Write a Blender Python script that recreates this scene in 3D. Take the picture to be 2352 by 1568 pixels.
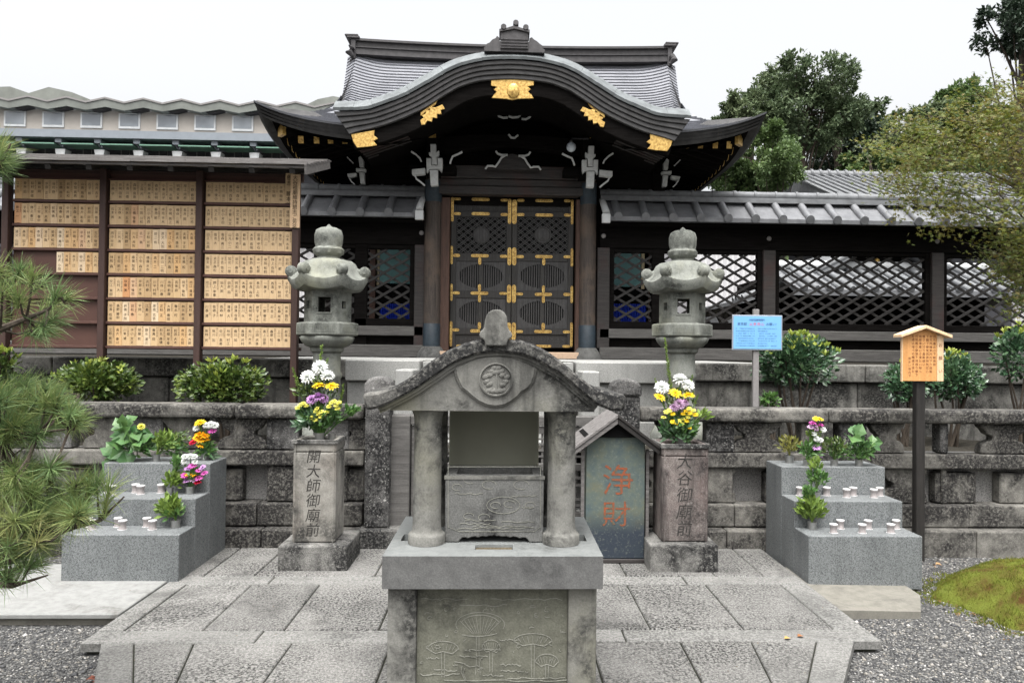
import bpy, math, random
from math import radians, sin, cos, pi, sqrt
from mathutils import Vector, Matrix
for o in list(bpy.data.objects): bpy.data.objects.remove(o)
SC = bpy.context.scene
COL = SC.collection
R_ = random.Random(7)
V = Vector

# ------------------------------------------------------------------ camera
FPX = 1700.0                       # focal length in units of a 2352 px wide picture
PPX, PPY = 1217.0, 784.0
EYE = V((0, 0, 1.6))
_yaw, _pitch, _roll = radians(2.0), radians(0.81), radians(0.62)
Fd = V((sin(_yaw)*cos(_pitch), cos(_yaw)*cos(_pitch), sin(_pitch)))
_R0 = V((cos(_yaw), -sin(_yaw), 0)); _U0 = _R0.cross(Fd)
Rt = cos(_roll)*_R0 + sin(_roll)*_U0
Up = -sin(_roll)*_R0 + cos(_roll)*_U0
cd = bpy.data.cameras.new('camera'); cam = bpy.data.objects.new('camera', cd); COL.objects.link(cam)
cam.matrix_world = Matrix(((Rt.x, Up.x, -Fd.x, EYE.x), (Rt.y, Up.y, -Fd.y, EYE.y), (Rt.z, Up.z, -Fd.z, EYE.z), (0, 0, 0, 1)))
cd.sensor_width = 36; cd.lens = FPX/2352*36; cd.shift_x = -(PPX-1176)/2352; cd.shift_y = 0
cd.clip_start = 0.05; cd.clip_end = 600
SC.camera = cam

# ------------------------------------------------------------------ light
SUN_EL, SUN_AZ = radians(70), radians(190)      # high sun behind thick cloud
w = bpy.data.worlds.new('World'); SC.world = w; w.use_nodes = True
nt = w.node_tree; nt.nodes.clear()
sky = nt.nodes.new('ShaderNodeTexSky'); sky.sky_type = 'NISHITA'; sky.sun_disc = False
sky.sun_elevation = SUN_EL; sky.sun_rotation = SUN_AZ; sky.air_density = 1.0; sky.dust_density = 10.0; sky.ozone_density = 1.0
hs = nt.nodes.new('ShaderNodeHueSaturation'); hs.inputs['Saturation'].default_value = 0.12
bg = nt.nodes.new('ShaderNodeBackground'); bg.inputs['Strength'].default_value = 0.15
wo = nt.nodes.new('ShaderNodeOutputWorld')
nt.links.new(sky.outputs[0], hs.inputs['Color']); nt.links.new(hs.outputs[0], bg.inputs['Color']); nt.links.new(bg.outputs[0], wo.inputs[0])
sl = bpy.data.lights.new('sun', 'SUN'); sl.energy = 0.6; sl.angle = radians(45); sl.color = (1, .97, .93)
so = bpy.data.objects.new('sun', sl); COL.objects.link(so)
sd = V((sin(SUN_AZ)*cos(SUN_EL), cos(SUN_AZ)*cos(SUN_EL), sin(SUN_EL)))
so.rotation_euler = (-sd).to_track_quat('-Z', 'Y').to_euler(); so.location = (0, -5, 20)
SC.view_settings.view_transform = 'Standard'; SC.view_settings.look = 'None'
SC.view_settings.exposure = 1.5; SC.view_settings.gamma = 1
SC.cycles.max_bounces = 6; SC.cycles.diffuse_bounces = 3; SC.cycles.glossy_bounces = 2; SC.cycles.transparent_max_bounces = 4

# ------------------------------------------------------------------ placing helpers: a point of the picture carried out to a real depth
def ray(px, py): return Fd + Rt*((px-PPX)/FPX) - Up*((py-PPY)/FPX)
def at(px, py, Y): d = ray(px, py); return EYE + d*(Y/d.y)
def gz(px, py, z=0.0): d = ray(px, py); return EYE + d*((z-EYE.z)/d.z)
def sc(Y): return Y/FPX

# ------------------------------------------------------------------ mesh builder
class MB:
    def __init__(s): s.v = []; s.f = []; s.m = []; s.c = 0
    def add(s, vs, fs):
        n = len(s.v); s.v += [tuple(p) for p in vs]; s.f += [tuple(i+n for i in f) for f in fs]; s.m += [s.c]*len(fs); return s
    def box(s, x0, x1, y0, y1, z0, z1):
        return s.add([(x0,y0,z0),(x1,y0,z0),(x1,y1,z0),(x0,y1,z0),(x0,y0,z1),(x1,y0,z1),(x1,y1,z1),(x0,y1,z1)],
                     [(0,3,2,1),(4,5,6,7),(0,1,5,4),(1,2,6,5),(2,3,7,6),(3,0,4,7)])
    def bar(s, p, q, w, h, up=(0,0,1)):
        p, q = V(p), V(q); d = (q-p).normalized(); up = V(up)
        sd = d.cross(up)
        if sd.length < 1e-4: sd = d.cross(V((0,1,0)))
        sd.normalize(); u = sd.cross(d); sd *= w/2; u *= h/2
        return s.add([p-sd-u, p+sd-u, p+sd+u, p-sd+u, q-sd-u, q+sd-u, q+sd+u, q-sd+u],
                     [(0,1,2,3),(7,6,5,4),(0,4,5,1),(1,5,6,2),(2,6,7,3),(3,7,4,0)])
    def tube(s, pts, rad, n=8, cap=True):
        pts = [V(p) for p in pts]; k = len(pts)
        rr = rad if isinstance(rad, (list, tuple)) else [rad]*k
        vs = []; fs = []; ref = V((0.31, 0.2, 0.93))
        for i, p in enumerate(pts):
            d = (pts[min(i+1, k-1)]-pts[max(i-1, 0)]).normalized()
            a = d.cross(ref)
            if a.length < .05: a = d.cross(V((1, 0, 0)))
            a.normalize(); b = d.cross(a)
            for j in range(n):
                t = 2*pi*j/n; vs.append(p+(a*cos(t)+b*sin(t))*rr[i])
        for i in range(k-1):
            for j in range(n):
                fs.append((i*n+j, i*n+(j+1) % n, (i+1)*n+(j+1) % n, (i+1)*n+j))
        if cap: fs += [tuple(range(n))[::-1], tuple(range((k-1)*n, k*n))]
        return s.add(vs, fs)
    def lathe(s, prof, n=24, cx=0, cy=0, rot=0, rf=None):
        vs = []; fs = []; k = len(prof)
        for i, (r, z) in enumerate(prof):
            for j in range(n):
                t = 2*pi*j/n+rot; rr, dz = (r, 0) if rf is None else rf(r, t-rot, i)
                vs.append((cx+rr*cos(t), cy+rr*sin(t), z+dz))
        for i in range(k-1):
            for j in range(n):
                fs.append((i*n+j, i*n+(j+1) % n, (i+1)*n+(j+1) % n, (i+1)*n+j))
        fs += [tuple(range(n))[::-1], tuple(range((k-1)*n, k*n))]
        return s.add(vs, fs)
    def prism(s, poly, y0, y1):            # polygon in XZ pushed from y0 to y1
        n = len(poly); a = sum(poly[i][0]*poly[(i+1) % n][1]-poly[(i+1) % n][0]*poly[i][1] for i in range(n))
        if a < 0: poly = poly[::-1]
        vs = [(x, y0, z) for x, z in poly]+[(x, y1, z) for x, z in poly]
        fs = [tuple(range(n)), tuple(range(n, 2*n))[::-1]]+[(i, i+n, (i+1) % n+n, (i+1) % n) for i in range(n)]
        return s.add(vs, fs)
    def prismx(s, poly, x0, x1):           # polygon in YZ pushed from x0 to x1
        n = len(poly); a = sum(poly[i][0]*poly[(i+1) % n][1]-poly[(i+1) % n][0]*poly[i][1] for i in range(n))
        if a < 0: poly = poly[::-1]
        vs = [(x0, y, z) for y, z in poly]+[(x1, y, z) for y, z in poly]
        fs = [tuple(range(n))[::-1], tuple(range(n, 2*n))]+[(i, (i+1) % n, (i+1) % n+n, i+n) for i in range(n)]
        return s.add(vs, fs)
    def band(s, A, B, y0, y1):             # solid between two XZ curves with the same number of points
        n = len(A); vs = []
        for y in (y0, y1): vs += [(x, y, z) for x, z in A]+[(x, y, z) for x, z in B]
        fs = []
        for i in range(n-1):
            fs += [(n+i, n+i+1, i+1, i), (2*n+i, 2*n+i+1, 3*n+i+1, 3*n+i), (i, i+1, 2*n+i+1, 2*n+i), (3*n+i, 3*n+i+1, n+i+1, n+i)]
        fs += [(0, 2*n, 3*n, n), (n-1, 2*n-1, 4*n-1, 3*n-1)]
        return s.add(vs, fs)
    def grid(s, rows):
        n = len(rows[0]); vs = [p for r in rows for p in r]
        fs = [(i*n+j, i*n+j+1, (i+1)*n+j+1, (i+1)*n+j) for i in range(len(rows)-1) for j in range(n-1)]
        return s.add(vs, fs)
    def leaf(s, p, d, nrm, L, W, fold=.25):
        d = d.normalized(); sd = d.cross(nrm)
        if sd.length < 1e-3: sd = d.cross(V((.3, .5, .8)))
        sd.normalize(); u = sd.cross(d); m = p+d*L*.5
        return s.add([p, m+sd*W*.5+u*W*fold, p+d*L-u*L*.08, m-sd*W*.5+u*W*fold, m], [(0,1,4),(1,2,4),(0,4,3),(4,2,3)])
    def xform(s, M):
        s.v = [tuple(M @ V(p)) for p in s.v]; return s
    def merge(s, o):
        n = len(s.v); s.v += o.v; s.f += [tuple(i+n for i in f) for f in o.f]; s.m += o.m; return s

def tag(o, label, cat=None, group=None, kind=None):
    if label: o['label'] = label
    if cat: o['category'] = cat
    if group: o['group'] = group
    if kind: o['kind'] = kind
    return o
def thing(name, label, cat, loc=(0, 0, 0), group=None, rz=0):
    o = bpy.data.objects.new(name, None); COL.objects.link(o); o.location = loc; o.rotation_euler = (0, 0, rz)
    o.empty_display_size = .1
    return tag(o, label, cat, group)
def obj(name, mb, mats, parent=None, bevel=0, smooth=False, label=None, seg=1):
    off = V((0, 0, 0)); p = parent
    while p is not None: off += p.location; p = p.parent
    me = bpy.data.meshes.new(name)
    vs = mb.v if off.length < 1e-9 else [(x-off.x, y-off.y, z-off.z) for x, y, z in mb.v]
    me.from_pydata(vs, [], mb.f)
    if not isinstance(mats, (list, tuple)): mats = [mats]
    for m in mats: me.materials.append(m)
    if len(mats) > 1: me.polygons.foreach_set('material_index', mb.m)
    me.update()
    if smooth:
        me.shade_smooth()
        if smooth is not True: me.set_sharp_from_angle(angle=radians(smooth))
    o = bpy.data.objects.new(name, me); COL.objects.link(o)
    if parent is not None: o.parent = parent
    if bevel:
        b = o.modifiers.new('bevel', 'BEVEL'); b.width = bevel; b.segments = seg; b.limit_method = 'ANGLE'; b.angle_limit = radians(40)
    if label: o['label'] = label
    return o
def structure(name, mb, mats, **k):
    o = obj(name, mb, mats, **k); o['kind'] = 'structure'; return o
def copy_tree(o, parent=None, **over):
    c = o.copy(); COL.objects.link(c); c.parent = parent
    for ch in list(o.children): copy_tree(ch, c)
    return c
def kids(o): return [c for c in bpy.data.objects if c.parent == o]
ORD = ['first', 'second', 'third', 'fourth', 'fifth', 'sixth', 'seventh', 'eighth', 'ninth', 'tenth']

# ------------------------------------------------------------------ materials
class NT:
    def __init__(s, name, rough=.8, spec=.3):
        m = bpy.data.materials.new(name); m.use_nodes = True; s.m = m; s.t = m.node_tree
        s.b = s.t.nodes['Principled BSDF']; s.b.inputs['Roughness'].default_value = rough
        s.b.inputs['Specular IOR Level'].default_value = spec
        s.geo = s.t.nodes.new('ShaderNodeNewGeometry'); s.pos = s.geo.outputs['Position']; s.isl = s.geo.outputs['Random Per Island']
    def n(s, t, **k):
        x = s.t.nodes.new(t)
        for a, b in k.items(): setattr(x, a, b)
        return x
    def l(s, a, b): s.t.links.new(a, b)
    def scale(s, vec):
        x = s.n('ShaderNodeVectorMath', operation='MULTIPLY'); s.l(s.pos, x.inputs[0]); x.inputs[1].default_value = vec; return x.outputs[0]
    def noise(s, sca, det=4, rough=.6, co=None, dist=0):
        x = s.n('ShaderNodeTexNoise'); s.l(co or s.pos, x.inputs['Vector'])
        x.inputs['Scale'].default_value = sca; x.inputs['Detail'].default_value = det; x.inputs['Roughness'].default_value = rough
        x.inputs['Distortion'].default_value = dist; return x.outputs['Fac']
    def vor(s, sca, co=None, feat='F1', out='Distance'):
        x = s.n('ShaderNodeTexVoronoi', feature=feat); s.l(co or s.pos, x.inputs['Vector']); x.inputs['Scale'].default_value = sca; return x.outputs[out]
    def ramp(s, fac, *st):
        x = s.n('ShaderNodeValToRGB'); s.l(fac, x.inputs[0]); e = x.color_ramp.elements
        while len(e) < len(st): e.new(.5)
        for i, (p, c) in enumerate(st):
            e[i].position = p; e[i].color = (c, c, c, 1) if isinstance(c, (int, float)) else (*c, 1)
        return x.outputs[0]
    def mix(s, f, a, b, mode='MIX'):
        x = s.n('ShaderNodeMix', data_type='RGBA', blend_type=mode)
        for v, i in ((f, 0), (a, 6), (b, 7)):
            if isinstance(v, (int, float)): x.inputs[i].default_value = v if i == 0 else (v, v, v, 1)
            elif isinstance(v, (tuple, list)): x.inputs[i].default_value = (*v, 1)
            else: s.l(v, x.inputs[i])
        return x.outputs[2]
    def col(s, c):
        if isinstance(c, (tuple, list)): s.b.inputs['Base Color'].default_value = (*c, 1)
        else: s.l(c, s.b.inputs['Base Color'])
        return s
    def rgh(s, c): s.l(c, s.b.inputs['Roughness']); return s
    def bump(s, h, dist=.01, st=.6):
        x = s.n('ShaderNodeBump'); s.l(h, x.inputs['Height']); x.inputs['Distance'].default_value = dist; x.inputs['Strength'].default_value = st
        s.l(x.outputs[0], s.b.inputs['Normal']); return s
    def met(s, v): s.b.inputs['Metallic'].default_value = v; return s

def stone(name, base, dark, light, stain=.5, spots=0.0, speck=.35, streak=.35, sscale=2.2, tint=None, bump=.006, grain=140):
    t = NT(name, .88, .2)
    big = t.noise(sscale, 8, .68, dist=.3)
    pc = .33+stain*.27
    stm = t.ramp(big, (pc-.07, 1.0), (pc+.09, 0.0))
    g = t.noise(grain, 3, .7)
    c = t.mix(t.ramp(g, (.35, 0), (.65, 1)), base, light)
    c = t.mix(speck, base, c)
    mid = t.noise(14, 6, .7)
    c = t.mix(t.ramp(mid, (.42, 0), (.7, .55)), c, tuple(x*.55 for x in base))
    if tint: c = t.mix(t.ramp(t.noise(1.7, 4, .6), (.48, 0), (.7, .7)), c, tint)
    st = t.noise(1.0, 6, .65, co=t.scale((9, 9, .9)))
    c = t.mix(t.ramp(st, (.52-.0, 0), (.75, streak)), c, dark)
    grit = t.noise(48, 5, .75)
    m2 = t.mix(1.0, stm, t.ramp(grit, (.32, 0), (.52, 1)), 'MULTIPLY')
    c = t.mix(m2, c, dark)
    if spots:
        vd = t.vor(16); sp = t.ramp(vd, (.10, 1), (.2, 0))
        gate = t.ramp(t.noise(5, 3, .6), (.5, 0), (.62, spots))
        c = t.mix(t.mix(1.0, sp, gate, 'MULTIPLY'), c, light)
        vd = t.vor(55); sp = t.ramp(vd, (.12, 1), (.24, 0))
        gate = t.ramp(t.noise(9, 3, .6), (.48, 0), (.6, spots))
        c = t.mix(t.mix(1.0, sp, gate, 'MULTIPLY'), c, light)
    t.col(c)
    h = t.mix(.5, t.noise(22, 8, .75), g)
    t.bump(h, bump, .7); return t.m
def granite(name, base, dark, light, sca=160, rough=.6):
    t = NT(name, rough, .4)
    a = t.noise(sca, 3, .8); b = t.noise(sca*2.3, 2, .7)
    c = t.mix(t.ramp(a, (.4, 0), (.56, 1)), dark, base)
    c = t.mix(t.ramp(b, (.5, 0), (.62, .8)), c, light)
    c = t.mix(t.ramp(t.noise(2.5, 5, .6), (.4, 0), (.75, .35)), c, dark)
    c = t.mix(t.ramp(t.noise(1.0, 6, .65, co=t.scale((7, 7, 1.0))), (.5, 0), (.78, .4)), c, tuple(x*.5 for x in dark))
    t.col(c); t.bump(a, .001, .3); return t.m
def wood(name, a, b, rough=.6, axis='z', spec=.3, warm=None, sc_=1.0, bump=.002):
    t = NT(name, rough, spec)
    s = {'z': (14, 14, 1.1), 'x': (1.1, 14, 14), 'y': (14, 1.1, 14)}[axis]
    g = t.noise(3*sc_, 7, .7, co=t.scale(s), dist=.6)
    c = t.mix(t.ramp(g, (.35, 0), (.68, 1)), a, b)
    if warm: c = t.mix(t.ramp(t.noise(2.3, 5, .6), (.5, 0), (.66, .8)), c, warm)
    c = t.mix(t.ramp(t.noise(60, 3, .6), (.4, 0), (.75, .3)), c, tuple(x*.5 for x in a))
    t.col(c); t.bump(g, bump, .6); return t.m
def plain(name, c, rough=.6, spec=.4, var=.25, sca=30, met=0, bump=0):
    t = NT(name, rough, spec); n = t.noise(sca, 5, .65)
    t.col(t.mix(t.ramp(n, (.35, 0), (.7, 1)), tuple(x*(1-var) for x in c), tuple(min(1, x*(1+var*.6)) for x in c))); t.met(met)
    if bump: t.bump(n, bump, .5)
    return t.m
def leafmat(name, cols, rough=.45, spec=.4, trans=.25, patch=1.6):
    t = NT(name, rough, spec)
    st = [(i/(len(cols)-1) if len(cols) > 1 else 0, c) for i, c in enumerate(cols)]
    c = t.ramp(t.isl, *st)
    nz = t.ramp(t.noise(patch, 4, .6), (.38, 0), (.66, 1))
    c = t.mix(.5, c, t.ramp(nz, *st))
    t.col(c)
    if trans:
        tr = t.n('ShaderNodeBsdfTranslucent'); t.l(c, tr.inputs[0]); mx = t.n('ShaderNodeMixShader'); mx.inputs[0].default_value = trans
        out = t.t.nodes['Material Output']; t.l(t.b.outputs[0], mx.inputs[1]); t.l(tr.outputs[0], mx.inputs[2]); t.l(mx.outputs[0], out.inputs[0])
    return t.m

class M: pass
M.altar = stone('altar stone', (.145, .143, .13), (.03, .03, .028), (.24, .236, .218), stain=.38, speck=.5, streak=.9, sscale=4.5, tint=(.155, .15, .105), bump=.004)
M.altar_dark = stone('dark altar stone', (.09, .09, .086), (.022, .022, .022), (.2, .2, .19), stain=.25, speck=.6, streak=.2, sscale=3, bump=.004)
M.altar_roof = stone('lichened roof stone', (.12, .117, .107), (.018, .018, .018), (.27, .262, .24), stain=.85, spots=.25, speck=.6, streak=.15, sscale=3.0, bump=.008)
M.altar_top = stone('paler altar slab top', (.15, .158, .155), (.05, .05, .047), (.22, .23, .22), stain=.1, speck=.3, streak=.0, bump=.003)
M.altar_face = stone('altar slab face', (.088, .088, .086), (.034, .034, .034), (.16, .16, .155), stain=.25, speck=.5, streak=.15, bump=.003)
M.panel_stone = stone('carved panel stone', (.1, .1, .078), (.028, .028, .024), (.19, .19, .158), stain=.25, speck=.5, streak=.4, bump=.004)
M.carve = stone('worn carving edges', (.2, .2, .17), (.07, .07, .06), (.24, .24, .21), stain=.3, speck=.6)
M.old = stone('blackened fence stone', (.135, .128, .113), (.018, .017, .0165), (.29, .28, .255), stain=.72, spots=.3, speck=.6, streak=.6, bump=.007)
M.old2 = stone('sooty post stone', (.055, .053, .052), (.012, .012, .012), (.45, .44, .42), stain=.7, spots=.95, speck=.5, streak=.3, bump=.008)
M.old3 = stone('pillar stone', (.2, .19, .168), (.02, .02, .019), (.33, .32, .295), stain=.42, spots=.3, speck=.6, streak=1.0, tint=(.18, .145, .118), bump=.006)
M.pillar2 = stone('reddish pillar stone', (.115, .092, .085), (.018, .016, .016), (.3, .28, .26), stain=.45, spots=.4, speck=.6, streak=.9, tint=(.10, .062, .058), bump=.007)
M.old4 = stone('dark plinth stone', (.11, .108, .1), (.015, .015, .015), (.36, .35, .33), stain=.7, spots=.4, speck=.7, streak=.4, bump=.008)
M.wallst = stone('platform wall stone', (.115, .111, .1), (.017, .017, .016), (.27, .265, .245), stain=.66, spots=.3, speck=.6, streak=.85, bump=.008)
M.light = granite('pale stair granite', (.27, .27, .255), (.16, .16, .155), (.36, .36, .34), 90, .85)
M.lantern = stone('lantern stone', (.14, .146, .128), (.028, .03, .027), (.27, .28, .255), stain=.38, spots=.3, speck=.6, streak=.55, tint=(.24, .24, .17), bump=.004)
M.granite = granite('grey granite', (.145, .155, .155), (.045, .05, .052), (.26, .27, .27), 80, .55)
M.white_conc = stone('pale concrete', (.21, .212, .204), (.1, .096, .088), (.26, .262, .25), stain=.15, speck=.35, streak=0, sscale=4)
M.beige_conc = stone('beige concrete', (.15, .143, .122), (.07, .066, .06), (.22, .21, .185), stain=.15, speck=.35, streak=0, sscale=3)
def paving(name, base, dark, light, amt):
    t = NT(name, .85, .25)
    v = t.vor(95); a = t.noise(110, 3, .75); big = t.noise(1.5, 6, .65, dist=.4)
    c = t.mix(t.ramp(a, (.36, 0), (.6, 1)), base, light)
    k = t.mix(1.0, t.ramp(t.noise(62, 5, .75), (.44, 1), (.54, 0)), t.ramp(big, (.42, amt), (.62, .28)), 'MULTIPLY')
    c = t.mix(k, c, dark)
    c = t.mix(t.ramp(t.noise(.9, 5, .6), (.5, 0), (.75, .35)), c, tuple(x*.55 for x in base))
    isl = t.ramp(t.isl, (0, .86), (1, 1.08)); c = t.mix(1.0, c, isl, 'MULTIPLY')
    c = t.mix(t.ramp(t.noise(1.3, 6, .68, dist=.5), (.52, 0), (.66, .55)), c, (.018, .018, .017))
    t.col(c); t.bump(a, .0025, .5); return t.m
M.pave = paving('exposed pebble paving', (.095, .093, .088), (.010, .010, .0095), (.225, .22, .208), 1.0)
M.pave_edge = paving('paving border stone', (.135, .133, .126), (.035, .035, .033), (.215, .212, .2), .75)
M.joint = plain('dark joint', (.032, .033, .026), .95, .1)
def gravel():
    t = NT('gravel ground', .9, .2)
    v = t.vor(70, out='Color'); d = t.vor(70)
    sep = t.n('ShaderNodeSeparateColor'); t.l(v, sep.inputs[0])
    c = t.ramp(sep.outputs[0], (0, (.04, .04, .042)), (.5, (.10, .10, .097)), (.85, (.17, .167, .16)), (1, (.3, .295, .28)))
    c = t.mix(t.ramp(d, (.3, 0), (.75, .8)), c, (.02, .02, .02))
    t.col(c); t.bump(t.ramp(d, (0, 1), (.8, 0)), .012, 1); return t.m
M.gravel = gravel()
def pebble():
    t = NT('pebbles', .75, .3)
    t.col(t.ramp(t.isl, (0, (.035, .036, .04)), (.4, (.1, .1, .098)), (.7, (.16, .156, .146)), (.88, (.2, .185, .16)), (1, (.38, .37, .355)))); return t.m
M.pebble = pebble()
M.soil = plain('bed soil', (.035, .032, .026), .95, .1, .5, 40, bump=.02)
M.bedwall = granite('washed concrete', (.2, .195, .185), (.09, .088, .085), (.36, .35, .34), 70, .9)
# gate
M.black = wood('near black timber', (.005, .0045, .0042), (.012, .011, .0105), .8, 'x', spec=.0)
M.doorw = wood('dark door timber', (.02, .019, .018), (.042, .04, .038), .6, 'z')
M.doorp = wood('grey door panel', (.032, .031, .031), (.065, .063, .062), .6, 'z')
M.column = wood('aged column timber', (.035, .029, .025), (.085, .068, .058), .7, 'z', warm=(.11, .08, .06))
M.jamb = wood('reddish jamb timber', (.045, .026, .02), (.1, .055, .04), .65, 'z')
M.beam = wood('dark beam timber', (.02, .018, .017), (.05, .044, .042), .65, 'x', warm=(.05, .025, .022))
M.greyw = wood('weathered sill timber', (.06, .057, .054), (.13, .125, .118), .8, 'x')
M.lattice = wood('lattice slat timber', (.014, .013, .0125), (.035, .032, .03), .65, 'x')
M.tan = plain('new threshold timber', (.52, .37, .26), .7, .2, .12)
M.patina = plain('dark copper band', (.022, .034, .045), .5, .4, .3, 20)
def gold():
    t = NT('gilt metal', .42, .5); n = t.noise(35, 5, .7)
    t.col(t.ramp(n, (.3, (.16, .08, .025)), (.5, (.46, .29, .08)), (.74, (.72, .54, .2)))); t.met(.55)
    t.rgh(t.ramp(t.noise(50, 4, .7), (.3, .3), (.7, .6))); t.bump(t.noise(140, 3, .6), .002, .4); return t.m
M.gold = gold()
M.white = plain('chalky white paint', (.52, .53, .52), .7, .2, .15, 25)
M.rivet = plain('black rivet', (.02, .015, .01), .5)
def shingle():
    t = NT('copper shingle roof', .5, .4)
    n = t.noise(3, 6, .6); f = t.noise(90, 3, .7, co=t.scale((1, .4, .4)))
    c = t.mix(t.ramp(n, (.3, 0), (.7, 1)), (.11, .114, .128), (.175, .18, .197))
    c = t.mix(t.ramp(f, (.42, 0), (.68, .5)), c, (.25, .255, .275)); t.col(c); t.bump(f, .003, .4); return t.m
M.shingle = shingle()
M.roofdark = plain('dark eave layers', (.03, .029, .03), .7, .2, .25, 12)
M.roofband = plain('banded eave layers', (.062, .061, .061), .75, .2, .3, 9)
M.ridge = plain('dark ridge copper', (.06, .057, .058), .6, .3, .3, 14)
M.verdi = plain('pale copper verge', (.13, .142, .145), .6, .3, .35, 7)
def tile():
    t = NT('grey roof tile', .42, .5); n = t.noise(6, 6, .65); f = t.noise(60, 4, .7)
    c = t.mix(t.ramp(n, (.32, 0), (.7, 1)), (.09, .093, .1), (.17, .174, .182))
    c = t.mix(t.ramp(f, (.45, 0), (.75, .6)), c, (.07, .07, .07)); t.col(c); t.bump(f, .002, .4); return t.m
M.tile = tile()
M.tilelight = plain('pale weathered tile', (.145, .15, .156), .6, .4, .3, 8)
M.plaster = plain('white plaster', (.5, .51, .51), .8, .2, .12, 5)
# board
M.redpost = wood('reddish brown painted post', (.04, .022, .018), (.06, .033, .027), .6, 'z')
M.redpanel = plain('brown painted panel', (.075, .035, .026), .55, .35, .12, 3)
M.railw = wood('brown rail', (.06, .028, .022), (.1, .05, .038), .6, 'x')
def plaque():
    t = NT('cedar plaque', .6, .25)
    g = t.noise(4, 6, .6, co=t.scale((40, 40, 2.2)), dist=.5)
    b = t.ramp(t.isl, (0, (.36, .245, .13)), (.3, (.5, .35, .19)), (.6, (.56, .41, .245)), (.78, (.52, .32, .145)), (.92, (.62, .51, .36)), (1, (.48, .22, .09)))
    t.col(t.mix(t.ramp(g, (.35, 0), (.7, .35)), b, (.38, .22, .09))); return t.m
M.plaque = plaque()
M.ink = plain('black ink', (.02, .016, .013), .8, .1, .2)
M.ink2 = plain('thin ink', (.13, .085, .05), .8, .1, .2)
M.cedar = wood('orange cedar', (.5, .24, .08), (.62, .32, .12), .55, 'z', sc_=.7)
M.paleced = wood('pale cedar', (.62, .42, .25), (.72, .52, .33), .6, 'z', sc_=.7)
M.shake = wood('grey cedar shakes', (.08, .074, .071), (.19, .18, .174), .85, 'x', bump=.006)
# vegetation
M.bushmat = leafmat('glossy bush leaf', [(.022, .042, .013), (.04, .075, .016), (.08, .125, .022), (.17, .21, .04)], .35, .45, .2, 5)
M.bushdark = leafmat('dark bush leaf', [(.018, .045, .022), (.03, .075, .035), (.055, .11, .05), (.1, .17, .075)], .3, .55, .15, 6)
M.bushtip = leafmat('young yellow leaf', [(.16, .23, .035), (.25, .31, .05), (.38, .4, .09)], .4, .4, .3, 6)
M.green = leafmat('fresh green leaf', [(.03, .08, .02), (.06, .14, .03), (.13, .22, .06)], .4, .4, .25, 12)
M.green2 = leafmat('feathery sprig', [(.06, .1, .02), (.12, .19, .035), (.22, .31, .06)], .5, .3, .25, 14)
M.big = leafmat('broad green leaf', [(.03, .085, .028), (.06, .14, .045), (.12, .21, .06)], .45, .4, .2, 9)
M.pine = leafmat('pine needle', [(.09, .13, .035), (.14, .21, .07), (.22, .27, .09), (.32, .3, .13)], .5, .3, .25, 2.5)
M.pine2 = leafmat('grey green pine needle', [(.07, .12, .045), (.125, .2, .075), (.2, .26, .1)], .5, .3, .25, 2.5)
M.maple = leafmat('maple leaf', [(.035, .055, .012), (.075, .105, .018), (.15, .175, .028), (.16, .10, .022), (.06, .09, .018)], .5, .3, .4, 1.1)
M.tree1 = leafmat('tree leaf', [(.045, .072, .035), (.085, .12, .06), (.135, .165, .085)], .55, .2, .25, .6)  # greens lifted and greyed to tint in distance haze
M.tree2 = leafmat('lighter tree leaf', [(.05, .085, .03), (.085, .135, .045), (.13, .18, .06)], .5, .3, .25, .5)
M.tree3 = leafmat('yellowing tree leaf', [(.07, .085, .02), (.12, .14, .03), (.17, .16, .035), (.1, .1, .03)], .5, .3, .25, .4)
M.tree4 = leafmat('shaded evergreen leaf', [(.018, .032, .02), (.032, .052, .03), (.05, .07, .042)], .5, .3, .1, .6)
M.bark = wood('bark', (.035, .027, .02), (.09, .072, .055), .9, 'z', bump=.01)
M.twig = plain('twig', (.1, .075, .05), .85, .2, .4)
def moss():
    t = NT('moss', .9, .1); n = t.noise(5, 6, .65); f = t.noise(120, 3, .7)
    c = t.ramp(n, (.36, (.06, .026, .01)), (.45, (.08, .07, .016)), (.56, (.1, .12, .018)), (.75, (.15, .175, .04)))
    c = t.mix(t.ramp(f, (.3, .6), (.6, 0)), c, (.05, .05, .01)); t.col(c); t.bump(f, .012, .8); return t.m
M.moss = moss()
M.mosstuft = leafmat('moss blade', [(.06, .05, .012), (.11, .14, .02), (.17, .2, .035), (.12, .06, .015)], .8, .1, .3, 4)
M.hill = plain('hill undergrowth', (.04, .06, .02), .95, .1, .6, 1.2)
PET = {k: plain(k+' petal', c, .6, .2, .12, 60) for k, c in dict(white=(.82, .84, .8), yellow=(.85, .62, .03), lemon=(.75, .72, .14), orange=(.85, .42, .01),
       purple=(.46, .25, .5), pink=(.6, .12, .42), red=(.6, .01, .05), mauve=(.5, .33, .48)).items()}
M.metal = plain('brushed steel', (.34, .34, .33), .35, .5, .15, 60, met=.85)
M.cupbody = plain('pinkish steel cup', (.27, .245, .24), .3, .6, .2, 80)
M.cup = plain('white cup', (.48, .475, .47), .35, .5, .06)
M.teal = plain('teal door', (.14, .3, .29), .5, .4, .12)
M.cream = plain('cream frame', (.6, .5, .3), .6)
M.blue = plain('blue sheet', (.02, .06, .55), .6, .3, .3, 12)
def corr():
    t = NT('ribbed cladding', .7, .3); x = t.n('ShaderNodeTexWave', wave_type='BANDS', bands_direction='X'); t.l(t.pos, x.inputs[0]); x.inputs['Scale'].default_value = 2.2
    t.col(t.mix(x.outputs['Fac'], (.42, .41, .42), (.52, .51, .51))); t.bump(x.outputs['Fac'], .03, .8); return t.m
M.corr = corr()
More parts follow.
